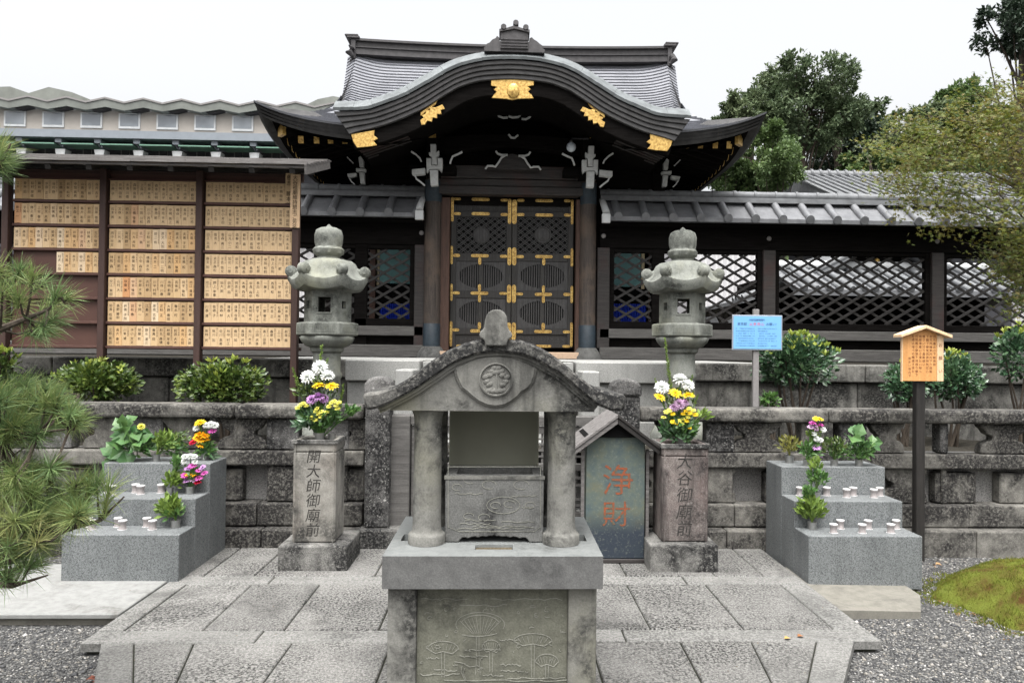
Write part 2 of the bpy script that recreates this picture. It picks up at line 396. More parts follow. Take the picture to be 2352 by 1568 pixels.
M.bldg = plain('pale building wall', (.36, .33, .295), .85, .2, .08, 2)
M.bldgroof = plain('grey green copper roof', (.15, .16, .145), .7, .3, .22, 1.5)
M.ledge = plain('blue grey ledge', (.2, .222, .245), .7, .2, .08, 3)
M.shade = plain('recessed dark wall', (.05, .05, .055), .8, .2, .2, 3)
M.green_trim = plain('green trim', (.13, .24, .18), .6, .3, .2)
def glass():
    t = NT('window glass', .08, .6); t.col(t.mix(t.ramp(t.noise(.8, 3, .5), (.4, 0), (.6, 1)), (.14, .155, .17), (.23, .25, .265))); return t.m
M.glass = glass()
M.globe = plain('milky glass globe', (.5, .55, .6), .15, .6, .15)
# offering box and signs
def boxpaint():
    t = NT('mottled blue green paint with dark lower band', .6, .35)
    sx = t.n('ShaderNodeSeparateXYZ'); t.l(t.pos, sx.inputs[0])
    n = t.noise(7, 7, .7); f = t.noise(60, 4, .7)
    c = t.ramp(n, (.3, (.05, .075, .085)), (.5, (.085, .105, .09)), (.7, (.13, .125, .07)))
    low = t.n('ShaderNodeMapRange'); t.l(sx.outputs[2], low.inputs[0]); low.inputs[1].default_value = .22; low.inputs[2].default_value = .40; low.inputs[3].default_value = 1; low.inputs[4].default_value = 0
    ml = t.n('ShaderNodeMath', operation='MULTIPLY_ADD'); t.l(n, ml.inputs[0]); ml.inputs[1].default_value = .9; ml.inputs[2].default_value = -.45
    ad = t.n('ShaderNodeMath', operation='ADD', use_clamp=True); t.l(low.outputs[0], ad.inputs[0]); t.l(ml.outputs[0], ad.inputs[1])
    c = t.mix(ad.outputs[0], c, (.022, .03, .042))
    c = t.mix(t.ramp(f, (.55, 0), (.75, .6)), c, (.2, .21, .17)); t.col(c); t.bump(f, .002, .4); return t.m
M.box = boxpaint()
def redpaint():
    t = NT('flaking orange paint', .8, .1); f = t.noise(48, 6, .8)
    t.col(t.ramp(f, (.43, (.085, .09, .065)), (.5, (.2, .065, .035)), (.7, (.3, .085, .04)))); return t.m
M.red = redpaint()
M.bluesign = plain('light blue sheet', (.15, .36, .62), .4, .4, .06, 3)
M.signframe = plain('grey plastic frame', (.24, .27, .31), .5, .4, .1)
M.greypole = plain('grey painted post', (.2, .19, .185), .6, .3, .15)
M.darkpole = wood('charred dark post', (.012, .011, .01), (.028, .025, .023), .6, 'z')
M.boardg = plain('olive grey board', (.36, .36, .285), .85, .2, .12, 1.6)  # colour raised to counter the deep shade inside the altar
M.blackhole = plain('near black', (.008, .008, .008), .95, .05)
M.drain = plain('rusty grate', (.1, .08, .05), .9, .2, .6, 90)
M.signred = plain('red print', (.55, .1, .14), .6)
M.signink = plain('navy print', (.03, .07, .2), .6)
# ------------------------------------------------------------------ lettering (built-in font turned into meshes)
NAMECH = '山田中村小林加藤吉佐木川本松井上原高橋清水西東北南石谷大野平岡森田池前後長島和美子一二三郎正雄幸文夫明光春秋江春'
OTHER = '浄財開大師御廟前東京都市お墓参りの皆様へ知らせ維持懇志者ご芳名花灯願い供物下さ場所火気用心境内殿寺務所祖修復谷!'
GLY = {}
def _glyphs():
    tmp = []
    for ch in sorted(set(NAMECH+OTHER)):
        cu = bpy.data.curves.new('glyph', 'FONT'); cu.body = ch; cu.size = 1; cu.resolution_u = 2
        o = bpy.data.objects.new('glyph', cu); COL.objects.link(o); tmp.append((ch, o))
    dg = bpy.context.evaluated_depsgraph_get()
    for ch, o in tmp:
        me = bpy.data.meshes.new_from_object(o.evaluated_get(dg))
        GLY[ch] = ([(v.co.x-.5, v.co.y-.38) for v in me.vertices], [tuple(p.vertices) for p in me.polygons])
        bpy.data.meshes.remove(me)
    for ch, o in tmp:
        cu = o.data; bpy.data.objects.remove(o); bpy.data.curves.remove(cu)
_glyphs()
def write(mb, s, x, z, y, size, step=None, vertical=True, sx=1.0, fn=None, shear=0):
    step = step or size*1.05
    for i, ch in enumerate(s):
        if ch == ' ': continue
        vs, fs = GLY[ch]
        cx, cz = (x, z-i*step) if vertical else (x+i*step, z)
        P = [(cx+(a*sx+b*shear)*size, y, cz+b*size) for a, b in vs]
        if fn: P = [fn(p) for p in P]
        mb.add(P, fs)
    return mb
def ribbon(mb, pts, wd, y, h=.003):           # a raised line drawn in the XZ plane
    pts = [V((p[0], p[1])) for p in pts]; A = []; B = []
    for i, p in enumerate(pts):
        d = (pts[min(i+1, len(pts)-1)]-pts[max(i-1, 0)]); d = d.normalized() if d.length > 1e-9 else V((1, 0)); n = V((-d.y, d.x))*wd/2
        A.append(tuple(p+n)); B.append(tuple(p-n))
    mb.band(A, B, y-h, y+.002); return mb
def arc(cx, cz, rx, rz, a0, a1, n=16): return [(cx+rx*cos(radians(a0+(a1-a0)*i/n)), cz+rz*sin(radians(a0+(a1-a0)*i/n))) for i in range(n+1)]

# ------------------------------------------------------------------ ground, paving, slabs
g = MB(); g.grid([[(x, y, -.075) for x in (-300, -20, -4, 4, 20, 300)] for y in (-60, -5, 2, 7, 40, 400)])
structure('ground', g, M.gravel)
PXL, PXR = -2.285, 2.15
def slabs():
    m = MB(); rr = random.Random(3)
    def slab(x0, x1, y0, y1, c, t0=None, t1=None):
        m.c = c; q = .0045; z = rr.uniform(-.004, .0); j = lambda: rr.uniform(-.0025, .0025)
        b = .012
        vs = [(x0+q+j(), y0+q+j(), z-.05), (x1-q+j(), y0+q+j(), z-.05), ((x1 if t1 is None else t1)-q, y1-q, z-.05), ((x0 if t0 is None else t0)+q, y1-q, z-.05)]
        t = [(x+(b if i in (0, 3) else -b)*.5, y+(b if i < 2 else -b)*.5, z) for i, (x, y, _) in enumerate(vs)]
        e = [(x, y, z-.006) for x, y, _ in vs]
        m.add(vs+e+t, [(0,1,5,4),(1,2,6,5),(2,3,7,6),(3,0,4,7),(4,5,9,8),(5,6,10,9),(6,7,11,10),(7,4,8,11),(8,9,10,11)])
    def row(y0, y1, xs, cs=None):
        for i in range(len(xs)-1): slab(xs[i], xs[i+1], y0, y1, (cs or {}).get(i, 0))
    row(4.12, 4.30, [PXL, -1.35, -.3, .7, PXR], {i: 1 for i in range(4)})
    E_ = [PXL, -2.14, -1.7, -1.24, -.7, -.12, .42, .87, 1.42, 1.95, PXR]
    row(4.30, 5.14, E_, {0: 1, 9: 1})
    row(5.14, 5.32, [PXL, -1.6, -.6, .5, 1.3, PXR], {i: 1 for i in range(5)})
    row(5.32, 6.30, [PXL, -2.1, -1.75, -.9, 0, .9, 1.55, 1.9, PXR])
    F = [-2.17, -1.99, -1.67, -1.14, -.6, 0, .5, 1.0, 1.4, 1.77, 1.99]
    N_ = [-1.84, -1.645, -1.5, -1.14, -.6, 0, .5, .98, 1.3, 1.405, 1.575]
    for i in range(10): slab(N_[i], N_[i+1], 3.4, 4.12, 1 if i in (0, 9) else 0, F[i], F[i+1])
    row(1.6, 3.4, [-1.84, -1.645, -1.1, -.5, .1, .7, 1.405, 1.575], {0: 1, 6: 1})
    m.c = 2; m.box(PXL+.03, PXR-.03, 4.14, 6.3, -.07, -.014); m.add([(x, y, z) for z in (-.071, -.016) for x, y in ((-1.82, 3.39), (1.555, 3.39), (1.96, 4.13), (-2.14, 4.13))], [(0,3,2,1),(4,5,6,7),(0,1,5,4),(1,2,6,5),(2,3,7,6),(3,0,4,7)]); m.box(-1.82, 1.555, 1.62, 3.388, -.071, -.016)
    return m
structure('pavement', slabs(), [M.pave, M.pave_edge, M.joint])
m = MB(); m.box(-4.3, PXL-.012, 4.55, 5.6, -.03, .002); m.c = 1; m.box(-4.28, PXL-.03, 4.58, 5.58, -.08, -.03)
structure('concrete_slab', m, [M.white_conc, M.beige_conc], bevel=.006)
m = MB(); m.prism([(PXR+.012, 0), (2.78, 0), (2.9, 0), (2.9, .05), (PXR+.012, .05)], 0, 1)
m = MB(); m.add([(PXR+.012, 4.66, -.02), (2.68, 4.66, -.03), (2.86, 4.98, -.03), (2.9, 5.6, -.03), (PXR+.012, 5.6, -.02), (PXR+.012, 4.66, -.08), (2.68, 4.66, -.08), (2.86, 4.98, -.08), (2.9, 5.6, -.08), (PXR+.012, 5.6, -.08)],
    [(0,1,2,3,4), (5,6,1,0), (6,7,2,1), (7,8,3,2)])
structure('concrete_footing', m, M.beige_conc)
def pebbles():
    m = MB(); rr = random.Random(11)
    def put(x, y, s):
        a = rr.uniform(0, pi); ca, sa = cos(a), sin(a); sx, sy, sz = s*rr.uniform(.8, 1.3), s*rr.uniform(.6, 1), s*rr.uniform(.4, .7); z = -.075+sz*.35
        P = [(sx, 0, 0), (0, sy, 0), (-sx, 0, 0), (0, -sy, 0), (rr.uniform(-.3, .3)*sx, rr.uniform(-.3, .3)*sy, sz), (0, 0, -sz)]
        m.add([(x+p[0]*ca-p[1]*sa, y+p[0]*sa+p[1]*ca, z+p[2]) for p in P], [(0,1,4),(1,2,4),(2,3,4),(3,0,4),(1,0,5),(2,1,5),(3,2,5),(0,3,5)])
    def zone(n, x0, x1, y0, y1):
        for _ in range(n):
            x, y = rr.uniform(x0, x1), rr.uniform(y0, y1)
            if PXL-.01 < x < PXR+.02 and y > 4.11: continue
            u_ = max(0, min(1, (y-3.4)/.72))
            if -1.86-.33*u_ < x < 1.595+.415*u_ and y < 4.13: continue
            if x < PXL and y > 4.52 and y < 5.62 and x > -4.3: continue
            if x > PXR and x < 2.88 and 4.64 < y < 6.2: continue
            put(x, y, rr.choice((.005, .006, .007, .008, .010)) if rr.random() < .985 else rr.uniform(.014, .024))
    zone(11000, -3.6, -1.7, 2.9, 4.6); zone(3000, -5.2, -3.2, 3.8, 6.2); zone(17000, 1.5, 3.9, 2.9, 4.75); zone(9000, 2.8, 5.4, 4.4, 6.2)
    return m
o = obj('gravel', pebbles(), M.pebble, smooth=True); tag(o, 'loose grey pebbles spread beside the stone paving', None, None, 'stuff')
# bed behind the stone fence and the platform the gate stands on
m = MB(); m.grid([[(x, y, .72+.03*sin(x*3+y*5)) for x in [i*.5-8 for i in range(37)]] for y in (6.5, 6.9, 7.3, 7.74)])
structure('planting_bed', m, M.soil)
m = MB(); m.box(-12, 14, 7.85, 60, -.2, 1.497)
structure('platform_ground', m, M.soil)

# ------------------------------------------------------------------ stone fence
def fence_panel(m, cx, z0, z1, wd, y0, y1):
    h = z1-z0; P = [(-.5, 1), (-.5, .9), (-.42, .8), (-.36, .66), (-.25, .58), (-.25, .44), (-.36, .4), (-.47, .28), (-.5, .12), (-.5, 0)]
    m.prism([(cx+a*wd, z0+b*h) for a, b in P]+[(cx-a*wd, z0+b*h) for a, b in P[::-1]], y0, y1)
def stone_fence(label, x0, x1, spots):
    t = thing('stone_fence', label, 'stone fence', (x0, 6.25, 0)); rr = random.Random(int(abs(x0)*10)+5)
    def blocks(y0, y1, z0, z1, wmin, wmax, jit=.006):
        m = MB(); x = x0
        while x < x1-.05:
            xe = min(x1, x+rr.uniform(wmin, wmax)); 
            if x1-xe < .2: xe = x1
            d = rr.uniform(-jit, jit); m.box(x+.003, xe-.003, y0+d, y1, z0+.002, z1-rr.uniform(.0, .006)-.002); x = xe
        return m
    obj('base_course', blocks(6.06, 6.5, -.1, .15, .5, 1.1), M.old, t, .012, seg=2)
    obj('lower_course', blocks(6.16, 6.48, .15, .34, .45, .9, .01), M.old, t, .012, seg=2)
    obj('backing_slab', MB().box(x0+.02, x1-.02, 6.355, 6.52, .30, .75), M.bedwall, t)
    obj('middle_rail', blocks(6.19, 6.354, .637, .768, 1.2, 2.2, .003), M.old, t, .014, seg=2)
    obj('top_rail', blocks(6.15, 6.42, 1.025, 1.148, 1.6, 2.6, .003), M.old, t, .03, seg=3)
    for kind, cx, wd in spots:
        if kind == 'post':
            obj('post', MB().box(cx-wd/2, cx+wd/2, 6.22, 6.36, .768, 1.025), M.old2 if rr.random() < .5 else M.old, t, .01)
            obj('post', MB().box(cx-wd/2+.01, cx+wd/2-.01, 6.22, 6.36, .34, .637), M.old, t, .01)
        elif kind == 'panel':
            m = MB(); fence_panel(m, cx, .768, 1.025, wd, 6.23, 6.33); obj('carved_panel', m, M.old, t, .008)
        elif kind == 'low':
            m = MB(); fence_panel(m, cx, .34, .637, wd, 6.23, 6.33); obj('carved_panel', m, M.old, t, .008)
        elif kind == 'block':
            obj('infill_block', MB().box(cx-wd/2, cx+wd/2, 6.24, 6.354, .34, .60), M.old, t, .012)
    return t
def fx(px): return at(px, 1000, 6.22).x
sp = [('panel', fx(555), .40), ('post', fx(648), .26), ('panel', fx(420), .36), ('post', fx(330), .3), ('panel', fx(240), .36), ('post', fx(760), .3), ('panel', fx(826), .3),
      ('block', fx(532), .17), ('low', fx(660), .34), ('block', fx(320), .2), ('low', fx(420), .3), ('block', fx(150), .3), ('block', fx(816), .16),
      ('post', fx(120), .3), ('panel', fx(10), .4)]
stone_fence('blackened stone fence with carved panels running behind the stand under the notice board', fx(-150), fx(838), sp)
sp = [('panel', fx(1742), .42), ('post', fx(1655), .24), ('post', fx(1868), .20), ('panel', fx(2040), .3), ('post', fx(1960), .24), ('panel', fx(2310), .42), ('post', fx(2400), .2), ('panel', fx(1545), .28),
      ('block', fx(1790), .22), ('low', fx(1655), .28), ('block', fx(1920), .26), ('low', fx(2080), .4), ('block', fx(2200), .36), ('block', fx(2330), .22), ('low', fx(1510), .2), ('post', fx(2170), .07)]
stone_fence('mossy stone fence with carved panels running behind the stand under the blue sign', fx(1465), fx(2560), sp)
def gatepost(px0, px1, label):
    x0, x1 = at(px0, 1000, 6.1).x, at(px1, 1000, 6.1).x; c = (x0+x1)/2; hw = (x1-x0)/2
    t = thing('stone_gatepost', label, 'gatepost', (c, 6.2, 0))
    m = MB(); m.box(x0, x1, 6.1, 6.1+2*hw, .15, 1.24); obj('shaft', m, M.old2, t, .015, seg=2)
    m = MB(); hx = hw+.012
    for a, b in ((0, 1.24),): pass
    m.prism([(c-hx, 1.24), (c+hx, 1.24), (c+hx, 1.30)]+[(c+hx*cos(radians(q)), 1.30+.085*sin(radians(q))) for q in range(10, 180, 17)]+[(c-hx, 1.30)], 6.085, 6.115+2*hw)
    obj('rounded_cap', m, M.old2, t, .02, seg=2)
    m = MB(); m.box(x0-.05, x1+.3 if px0 < 1100 else x1+.05, 6.04, 6.4, -.1, .15) if px0 < 1100 else m.box(x0-.3, x1+.05, 6.04, 6.4, -.1, .15)
    obj('footing', m, M.old4, t, .012)
gatepost(838, 895, 'white speckled stone gatepost with a rounded cap beside the broad inscribed pillar')
gatepost(1408, 1470, 'stone gatepost with a rounded cap rising behind the collection box')
# small timber gate between them
XA, XB = at(896, 1000, 6.25).x, at(1406, 1000, 6.25).x
t = thing('timber_gate', 'low weathered timber gate with lattice top behind the incense altar', 'gate', ((XA+XB)/2, 6.3, 0))
pw = .16
for x in (XA+.01, XB-pw-.01): obj('post', MB().box(x, x+pw, 6.2, 6.2+pw, .12, 1.06), M.greyw, t, .006)
obj('top_beam', MB().box(XA+pw+.01, XB-pw-.01, 6.23, 6.34, .98, 1.06), M.greyw, t, .006)
xm = (XA+XB)/2
for a, b in ((XA+pw+.02, xm-.004), (xm+.004, XB-pw-.02)):
    lf = obj('gate_leaf', MB().box(a, a+.06, 6.25, 6.30, .18, .97).box(b-.06, b, 6.25, 6.30, .18, .97).box(a+.06, b-.06, 6.25, 6.30, .18, .25).box(a+.06, b-.06, 6.25, 6.30, .60, .66).box(a+.06, b-.06, 6.25, 6.30, .91, .97), M.greyw, t, .003)
    m = MB(); n = 9
    for i in range(1, n): x = a+.06+(b-a-.12)*i/n; m.box(x-.009, x+.009, 6.262, 6.288, .66, .91); m.box(x-.012, x+.012, 6.262, 6.288, .25, .60)
    for z in (.72, .77, .82, .865): m.box(a+.06, b-.06, 6.255, 6.264, z-.008, z+.008)
    for z in (.31, .36, .48, .54): m.box(a+.06, b-.06, 6.253, 6.264, z-.01, z+.01)
    obj('lattice', m, M.greyw, lf)

# ------------------------------------------------------------------ platform retaining walls, stair
def platform_wall(label, x0, x1, seed):
    t = thing('retaining_wall', label, 'retaining wall', (x0, 7.8, .6)); rr = random.Random(seed)
    def run(y0, y1, z0, z1, a, b, jit):
        m = MB(); x = x0
        while x < x1-.05:
            xe = min(x1, x+rr.uniform(a, b)); xe = x1 if x1-xe < .25 else xe
            d = rr.uniform(-jit, jit); m.box(x+.004, xe-.004, y0+d, y1, z0+.003, z1-.002); x = xe
        return m
    obj('coping', run(7.68, 8.1, 1.31, 1.502, 1.1, 1.9, .004), M.wallst, t, .015, seg=2)
    obj('wall_face', run(7.74, 8.0, .6, 1.31, .5, 1.3, .012), M.wallst, t, .02, seg=2)
    return t
WL, WR = at(800, 840, 7.7).x, at(1585, 840, 7.7).x
platform_wall('dark stained stone retaining wall under the wooden notice board', -9, WL, 1)
platform_wall('dark stained stone retaining wall behind the blue sign and round bushes', WR, 10, 2)
SL, SR = at(966, 840, 7.5).x, at(1322, 840, 7.5).x
t = thing('stone_stair', 'pale granite stair with side blocks climbing to the black shrine gate', 'stair', (.1, 7.2, 0))
m = MB()
for i in range(8): m.box(SL+.012, SR-.012, 6.62+i*.14, 8.1, -.07 if i == 0 else i*.1875-.0, (i+1)*.1875-.001*i)
obj('steps', m, M.light, t, .006)
for a, b, e in ((WL+.01, SL-.01, 0), (SR+.01, WR-.01, 1)):
    obj('coping', MB().box(a, b, 7.50, 8.12, 1.29, 1.503), M.light, t, .01)
    obj('side_block', MB().box(a+.01, b-.01, 7.56, 8.1, .9, 1.288).box(a+.01, b-.01, 7.54, 8.1, .45, .897), M.light, t, .012)
for x in (SL-.2, SR): obj('cheek_block', MB().box(x+.015, x+.185, 7.0, 7.49, .3, 1.42), M.light, t, .012)
obj('top_landing', MB().box(-2.6, 2.8, 8.13, 10.3, 1.40, 1.505), M.light, t, .006)
# ------------------------------------------------------------------ shrine gate
GX, GY = at(1173, 620, 10.5).x, 10.5
gate = thing('shrine_gate', 'black timber shrine gate with gilt fittings and a swooping grey gabled roof', 'gate', (GX, GY, 1.5))
def gp(cx, cy): return ((1000+cx*.2934)/1.0663, (440+cy*.2934)/1.0663)      # door close-up to picture
def GB(x0, y0, x1, y1, Y):                    # picture rectangle -> world X0,X1,Z0,Z1 at depth Y, kept square to the facade
    c = at((x0+x1)/2, (y0+y1)/2, Y); s = sc(Y)/1.0; w_, h_ = abs(x1-x0)*s/2, abs(y1-y0)*s/2
    return c.x-w_, c.x+w_, c.z-h_, c.z+h_
# columns
for px in (992, 1349):
    x = at(px, 700, 10.5).x; zt = 4.02
    c = obj('column', MB().lathe([(.115, 1.66), (.118, 2.5), (.115, zt)], 20, x, 10.5), M.column, gate, smooth=40)
    [obj('metal_band', MB().lathe(pf, 20, x, 10.5), M.patina, c, smooth=40) for pf in ([(.121, 1.64), (.122, 1.98), (.118, 1.985)], [(.118, 3.70), (.1205, 3.705), (.119, zt-.02)])]
    obj('base_stone', MB().lathe([(.21, 1.50), (.215, 1.53), (.19, 1.58), (.135, 1.66), (.13, 1.665)], 20, x, 10.5), M.altar_dark, c, smooth=40)
xl, xr = at(992, 700, 10.5).x, at(1349, 700, 10.5).x
# jambs, lintels, threshold
dl, dr = at(1034, 620, 10.6).x, at(1320, 620, 10.6).x
for a, b in ((xl+.11, dl-.005), (dr+.005, xr-.11)): obj('door_jamb', MB().box(a, b, 10.5, 10.66, 1.6, 3.78), M.jamb, gate, .008)
obj('threshold', MB().box(xl+.13, xr-.13, 10.36, 10.62, 1.506, 1.6), M.tan, gate, .006)
zl = at(1176, 448, 10.45).z
obj('lintel', MB().box(xl-.02, xr+.02, 10.42, 10.6, zl, zl+.115).box(xl-.06, xr+.06, 10.44, 10.6, zl+.12, zl+.22).box(xl-.1, xr+.1, 10.4, 10.6, zl+.225, zl+.40), M.beam, gate, .008)
obj('upper_wall', MB().box(GX-2.15, GX+2.15, 10.62, 10.7, 3.7, 5.0).box(GX-2.15, GX-1.2, 10.64, 10.72, 3.1, 3.7).box(GX+1.2, GX+2.15, 10.64, 10.72, 3.1, 3.7), M.black, gate)
obj('back_wall', MB().box(xl-.05, xr+.05, 10.72, 10.78, 1.5, 3.72), M.black, gate)
obj('rainbow_beam', MB().prism([(GX+x, z) for x, z in [(-1.2, 4.55), (-.6, 4.62), (0, 4.64), (.6, 4.62), (1.2, 4.55), (1.2, 4.38), (.9, 4.36), (.5, 4.43), (0, 4.45), (-.5, 4.43), (-.9, 4.36), (-1.2, 4.38)]], 10.3, 10.5), M.black, gate, .01)
# --- doors
DY = 10.62
def leaf_door(cx0, cx1, mid):
    X0, X1 = at(*gp(cx0, 760), DY).x, at(*gp(cx1, 760), DY).x
    Z = lambda cy: at(*gp((cx0+cx1)/2, cy), DY).z
    st = .075
    d = obj('door', MB().box(X0, X0+st, DY, DY+.07, Z(1400), Z(147)).box(X1-st, X1, DY, DY+.07, Z(1400), Z(147)), M.doorw, gate, .004)
    for a, b in ((147, 188), (268, 312), (613, 682), (928, 988), (1238, 1292), (1370, 1402)): obj('rail', MB().box(X0+st+.001, X1-st-.001, DY+.004, DY+.066, Z(b), Z(a)), M.doorw, d, .004)
    for a, b in ((682, 928), (988, 1238)): obj('muntin', MB().box((X0+X1)/2-.033, (X0+X1)/2+.033, DY+.006, DY+.06, Z(b), Z(a)), M.doorw, d, .004)
    # lattice: doubled diagonal bars
    m = MB(); a, b, z0, z1 = X0+st, X1-st, Z(613), Z(312); cxm, czm = (a+b)/2, (z0+z1)/2; s = .128
    def clip(px, pz, dx, dz):
        t0, t1 = -9, 9
        for o_, dd, lo, hi in ((px, dx, a, b), (pz, dz, z0, z1)):
            u0, u1 = (lo-o_)/dd, (hi-o_)/dd
            if u0 > u1: u0, u1 = u1, u0
            t0, t1 = max(t0, u0), min(t1, u1)
        return None if t1-t0 < .02 else (t0, t1)
    for k in range(-12, 13):
        for dz, yy in ((.8, DY+.02), (-.8, DY+.034)):
            for off in (-.02, .02):
                r = clip(cxm+k*s+off, czm, 1, dz)
                if r: m.bar((cxm+k*s+off+r[0], yy, czm+r[0]*dz), (cxm+k*s+off+r[1], yy, czm+r[1]*dz), .012, .013, (0, 1, 0))
    lt = obj('lattice', m, M.doorp, d)
    obj('crest_roundel', MB().lathe([(.125, 0), (.125, .02), (.11, .028), (.095, .02), (.05, .034), (.001, .036)], 24).xform(Matrix.Translation((cxm, DY+.022, czm)) @ Matrix.Rotation(radians(90), 4, 'X')), M.doorp, d, smooth=40)
    obj('backing_board', MB().box(X0+st, X1-st, DY+.055, DY+.065, Z(613), Z(312)), M.blackhole, d)
    # carved panels
    for (a1, b1) in ((188, 268), (1292, 1370)):
        obj('carved_board', MB().box(X0+st, X1-st, DY+.03, DY+.05, Z(b1), Z(a1)), M.doorw, d)
        m = MB(); rr = random.Random(int(a1+cx0)); zc = Z((a1+b1)/2); hh = (Z(a1)-Z(b1))*.3
        for k in range(30):
            x = X0+st+.03+(X1-X0-2*st-.06)*(k+.5)/30; r = rr.uniform(.006, .016)
            m.xform(Matrix.Identity(4)); mm = MB().lathe([(r, -r*.5), (r*.8, 0), (.001, r*.5)], 7).xform(Matrix.Translation((x, DY+.03, zc+rr.uniform(-hh, hh))) @ Matrix.Rotation(radians(90), 4, 'X')); m.merge(mm)
        obj('relief', m, M.doorp, d, smooth=True)
    # slatted panels with a round grille opening
    for a1, b1 in ((682, 928), (988, 1238)):
        zc = (Z(a1)+Z(b1))/2; hz = (Z(a1)-Z(b1))/2; bk = MB().box(X0+st, X1-st, DY+.056, DY+.066, Z(b1), Z(a1)); obj('backing_board', bk, M.blackhole, d)
        m = MB(); n = 22; rx = (X1-X0)/2-st-.04; rz = hz*.86
        mmid = (X0+X1)/2
        for side in (-1, 1):
            xa, xb = (X0+st, mmid-.033) if side < 0 else (mmid+.033, X1-st)
            k = 9
            for i in range(k+1):
                x = xa+(xb-xa)*(i+.5)/(k+1); m.box(x-.0095, x+.0095, DY+.03, DY+.05, zc-hz, zc+hz)
            N = 18; top = []; bot = []
            for i in range(N+1):
                x = xa+(xb-xa)*i/N; q = (x-mmid)/rx; q = 1-min(1, q*q); zz = rz*sqrt(q) if q > 0 else 0
                wob = 1-.09*abs(sin(i*pi/3.2)); top.append((x, zc+zz*wob)); bot.append((x, zc-zz*wob))
            m.band([(x, zc+hz) for x, _ in top], top, DY+.02, DY+.032); m.band(bot, [(x, zc-hz) for x, _ in bot], DY+.02, DY+.032)
        obj('grille', m, M.doorp, d)
    return d
dL = leaf_door(353, 859, 600); dR = leaf_door(864, 1376, 1130)
# --- gilt door fittings (each its own plate)
def plate(cx0, cy0, cx1, cy1, door):
    x0, x1, z0, z1 = GB(*gp(cx0, cy0), *gp(cx1, cy1), DY-.006)
    hz = (x1-x0) > (z1-z0); r = min(x1-x0, z1-z0)/2; P = []
    if hz:
        for cx, a0 in ((x0+r*1.2, 90), (x1-r*1.2, -90)): P += [(cx+r*1.2*cos(radians(a0+q)), (z0+z1)/2+r*sin(radians(a0+q))) for q in range(0, 181, 36)]
    else:
        for cz, a0 in ((z1-r*1.2, 0), (z0+r*1.2, 180)): P += [((x0+x1)/2+r*cos(radians(a0+q)), cz+r*1.2*sin(radians(a0+q))) for q in range(0, 181, 36)]
    m = MB(); m.prism(P, DY-.008, DY+.001); m.c = 1
    n = max(2, int(max(x1-x0, z1-z0)/.036))
    for i in range(n):
        for sgn in ((-1, 1) if r > .036 else (0,)):
            u = (i+.5)/n; x, z = (x0+(x1-x0)*u, (z0+z1)/2+sgn*r*.5) if hz else ((x0+x1)/2+sgn*r*.5, z0+(z1-z0)*u)
            m.box(x-.004, x+.004, DY-.0105, DY-.007, z-.004, z+.004)
    obj('gilt_plate', m, [M.gold, M.rivet], door)
LP = [(357,145,379,350),(380,150,440,172),(380,272,440,296),(832,160,860,370),(770,160,831,182),(770,280,831,304),(528,152,680,178),(528,272,680,298),
      (353,552,372,705),(373,619,432,645),(523,622,672,648),(584,649,610,710),(828,565,860,715),(765,628,827,652),
      (352,868,370,1010),(371,932,430,957),(520,934,668,960),(582,961,606,1022),(582,872,606,933),(824,876,858,1028),(760,938,823,960),
      (346,1180,366,1390),(367,1240,425,1265),(516,1248,600,1275),(580,1188,606,1247),(822,1190,857,1340),(400,1376,520,1398)]
RP = [(866,165,906,372),(907,162,970,184),(907,280,970,304),(1060,163,1210,188),(1060,283,1210,309),(1358,165,1378,375),(1300,165,1357,188),(1300,284,1357,308),
      (866,565,902,715),(903,630,965,655),(1058,630,1205,655),(1118,656,1144,715),(1356,572,1376,728),(1296,632,1355,656),
      (864,876,899,1028),(900,942,958,965),(1055,944,1200,970),(1115,971,1140,1028),(1115,882,1140,943),(1354,885,1375,1030),(1293,945,1353,970),
      (862,1190,898,1340),(899,1255,958,1278),(1050,1255,1198,1280),(1112,1195,1140,1254),(1351,1190,1372,1395),(1290,1258,1350,1282),(1062,1378,1195,1400),(1285,1380,1350,1401)]
for r in LP: plate(*r, dL)
for r in RP: plate(*r, dR)

# --- main roof
_kp = [at(x, y, 8.9) for x, y in ((762,255.5),(850,250),(893,235),(936,217),(979,193),(1022,168),(1065,150),(1108,141),(1177,137.6))]
_kp = sorted([(abs(p.x-_kp[-1].x), p.z) for p in _kp])
def kar_z(x):
    a = abs(x-GX)
    for (x0, z0), (x1, z1) in zip(_kp, _kp[1:]):
        if a <= x1: return z0+(z1-z0)*(a-x0)/(x1-x0)
    return -9
RY, EY, W1, W2, ZR, ZE = 11.3, 9.25, 2.38, 3.22, 6.02, 4.365
YH = 10.3
def zprof(Y):
    u = (RY-Y)/(RY-EY); return ZR-(ZR-ZE)*(1.5*u-.5*u*u)
def hw(Y): return W1+.13*(Y-YH) if Y >= YH else W1+(W2-W1)*(((YH-Y)/(YH-EY))**1.25)
def zroof(x, Y):
    ax = abs(x); u = (RY-Y)/(RY-EY); z = zprof(Y)
    z += .30*(ax/W2)**5*max(0, (u-.35)/.65)**1.5
    if ax > W1-.55 and Y > YH-.6: z += .10*((ax-(W1-.55))/.55)**2*min(1, max(0, (Y-YH+.6)/.5)) if ax <= W1 else 0
    z += .03*(ax/W1)**2*(1-u) if ax <= W1 else .03*(1-u)
    return z
m = MB(); NR = 34
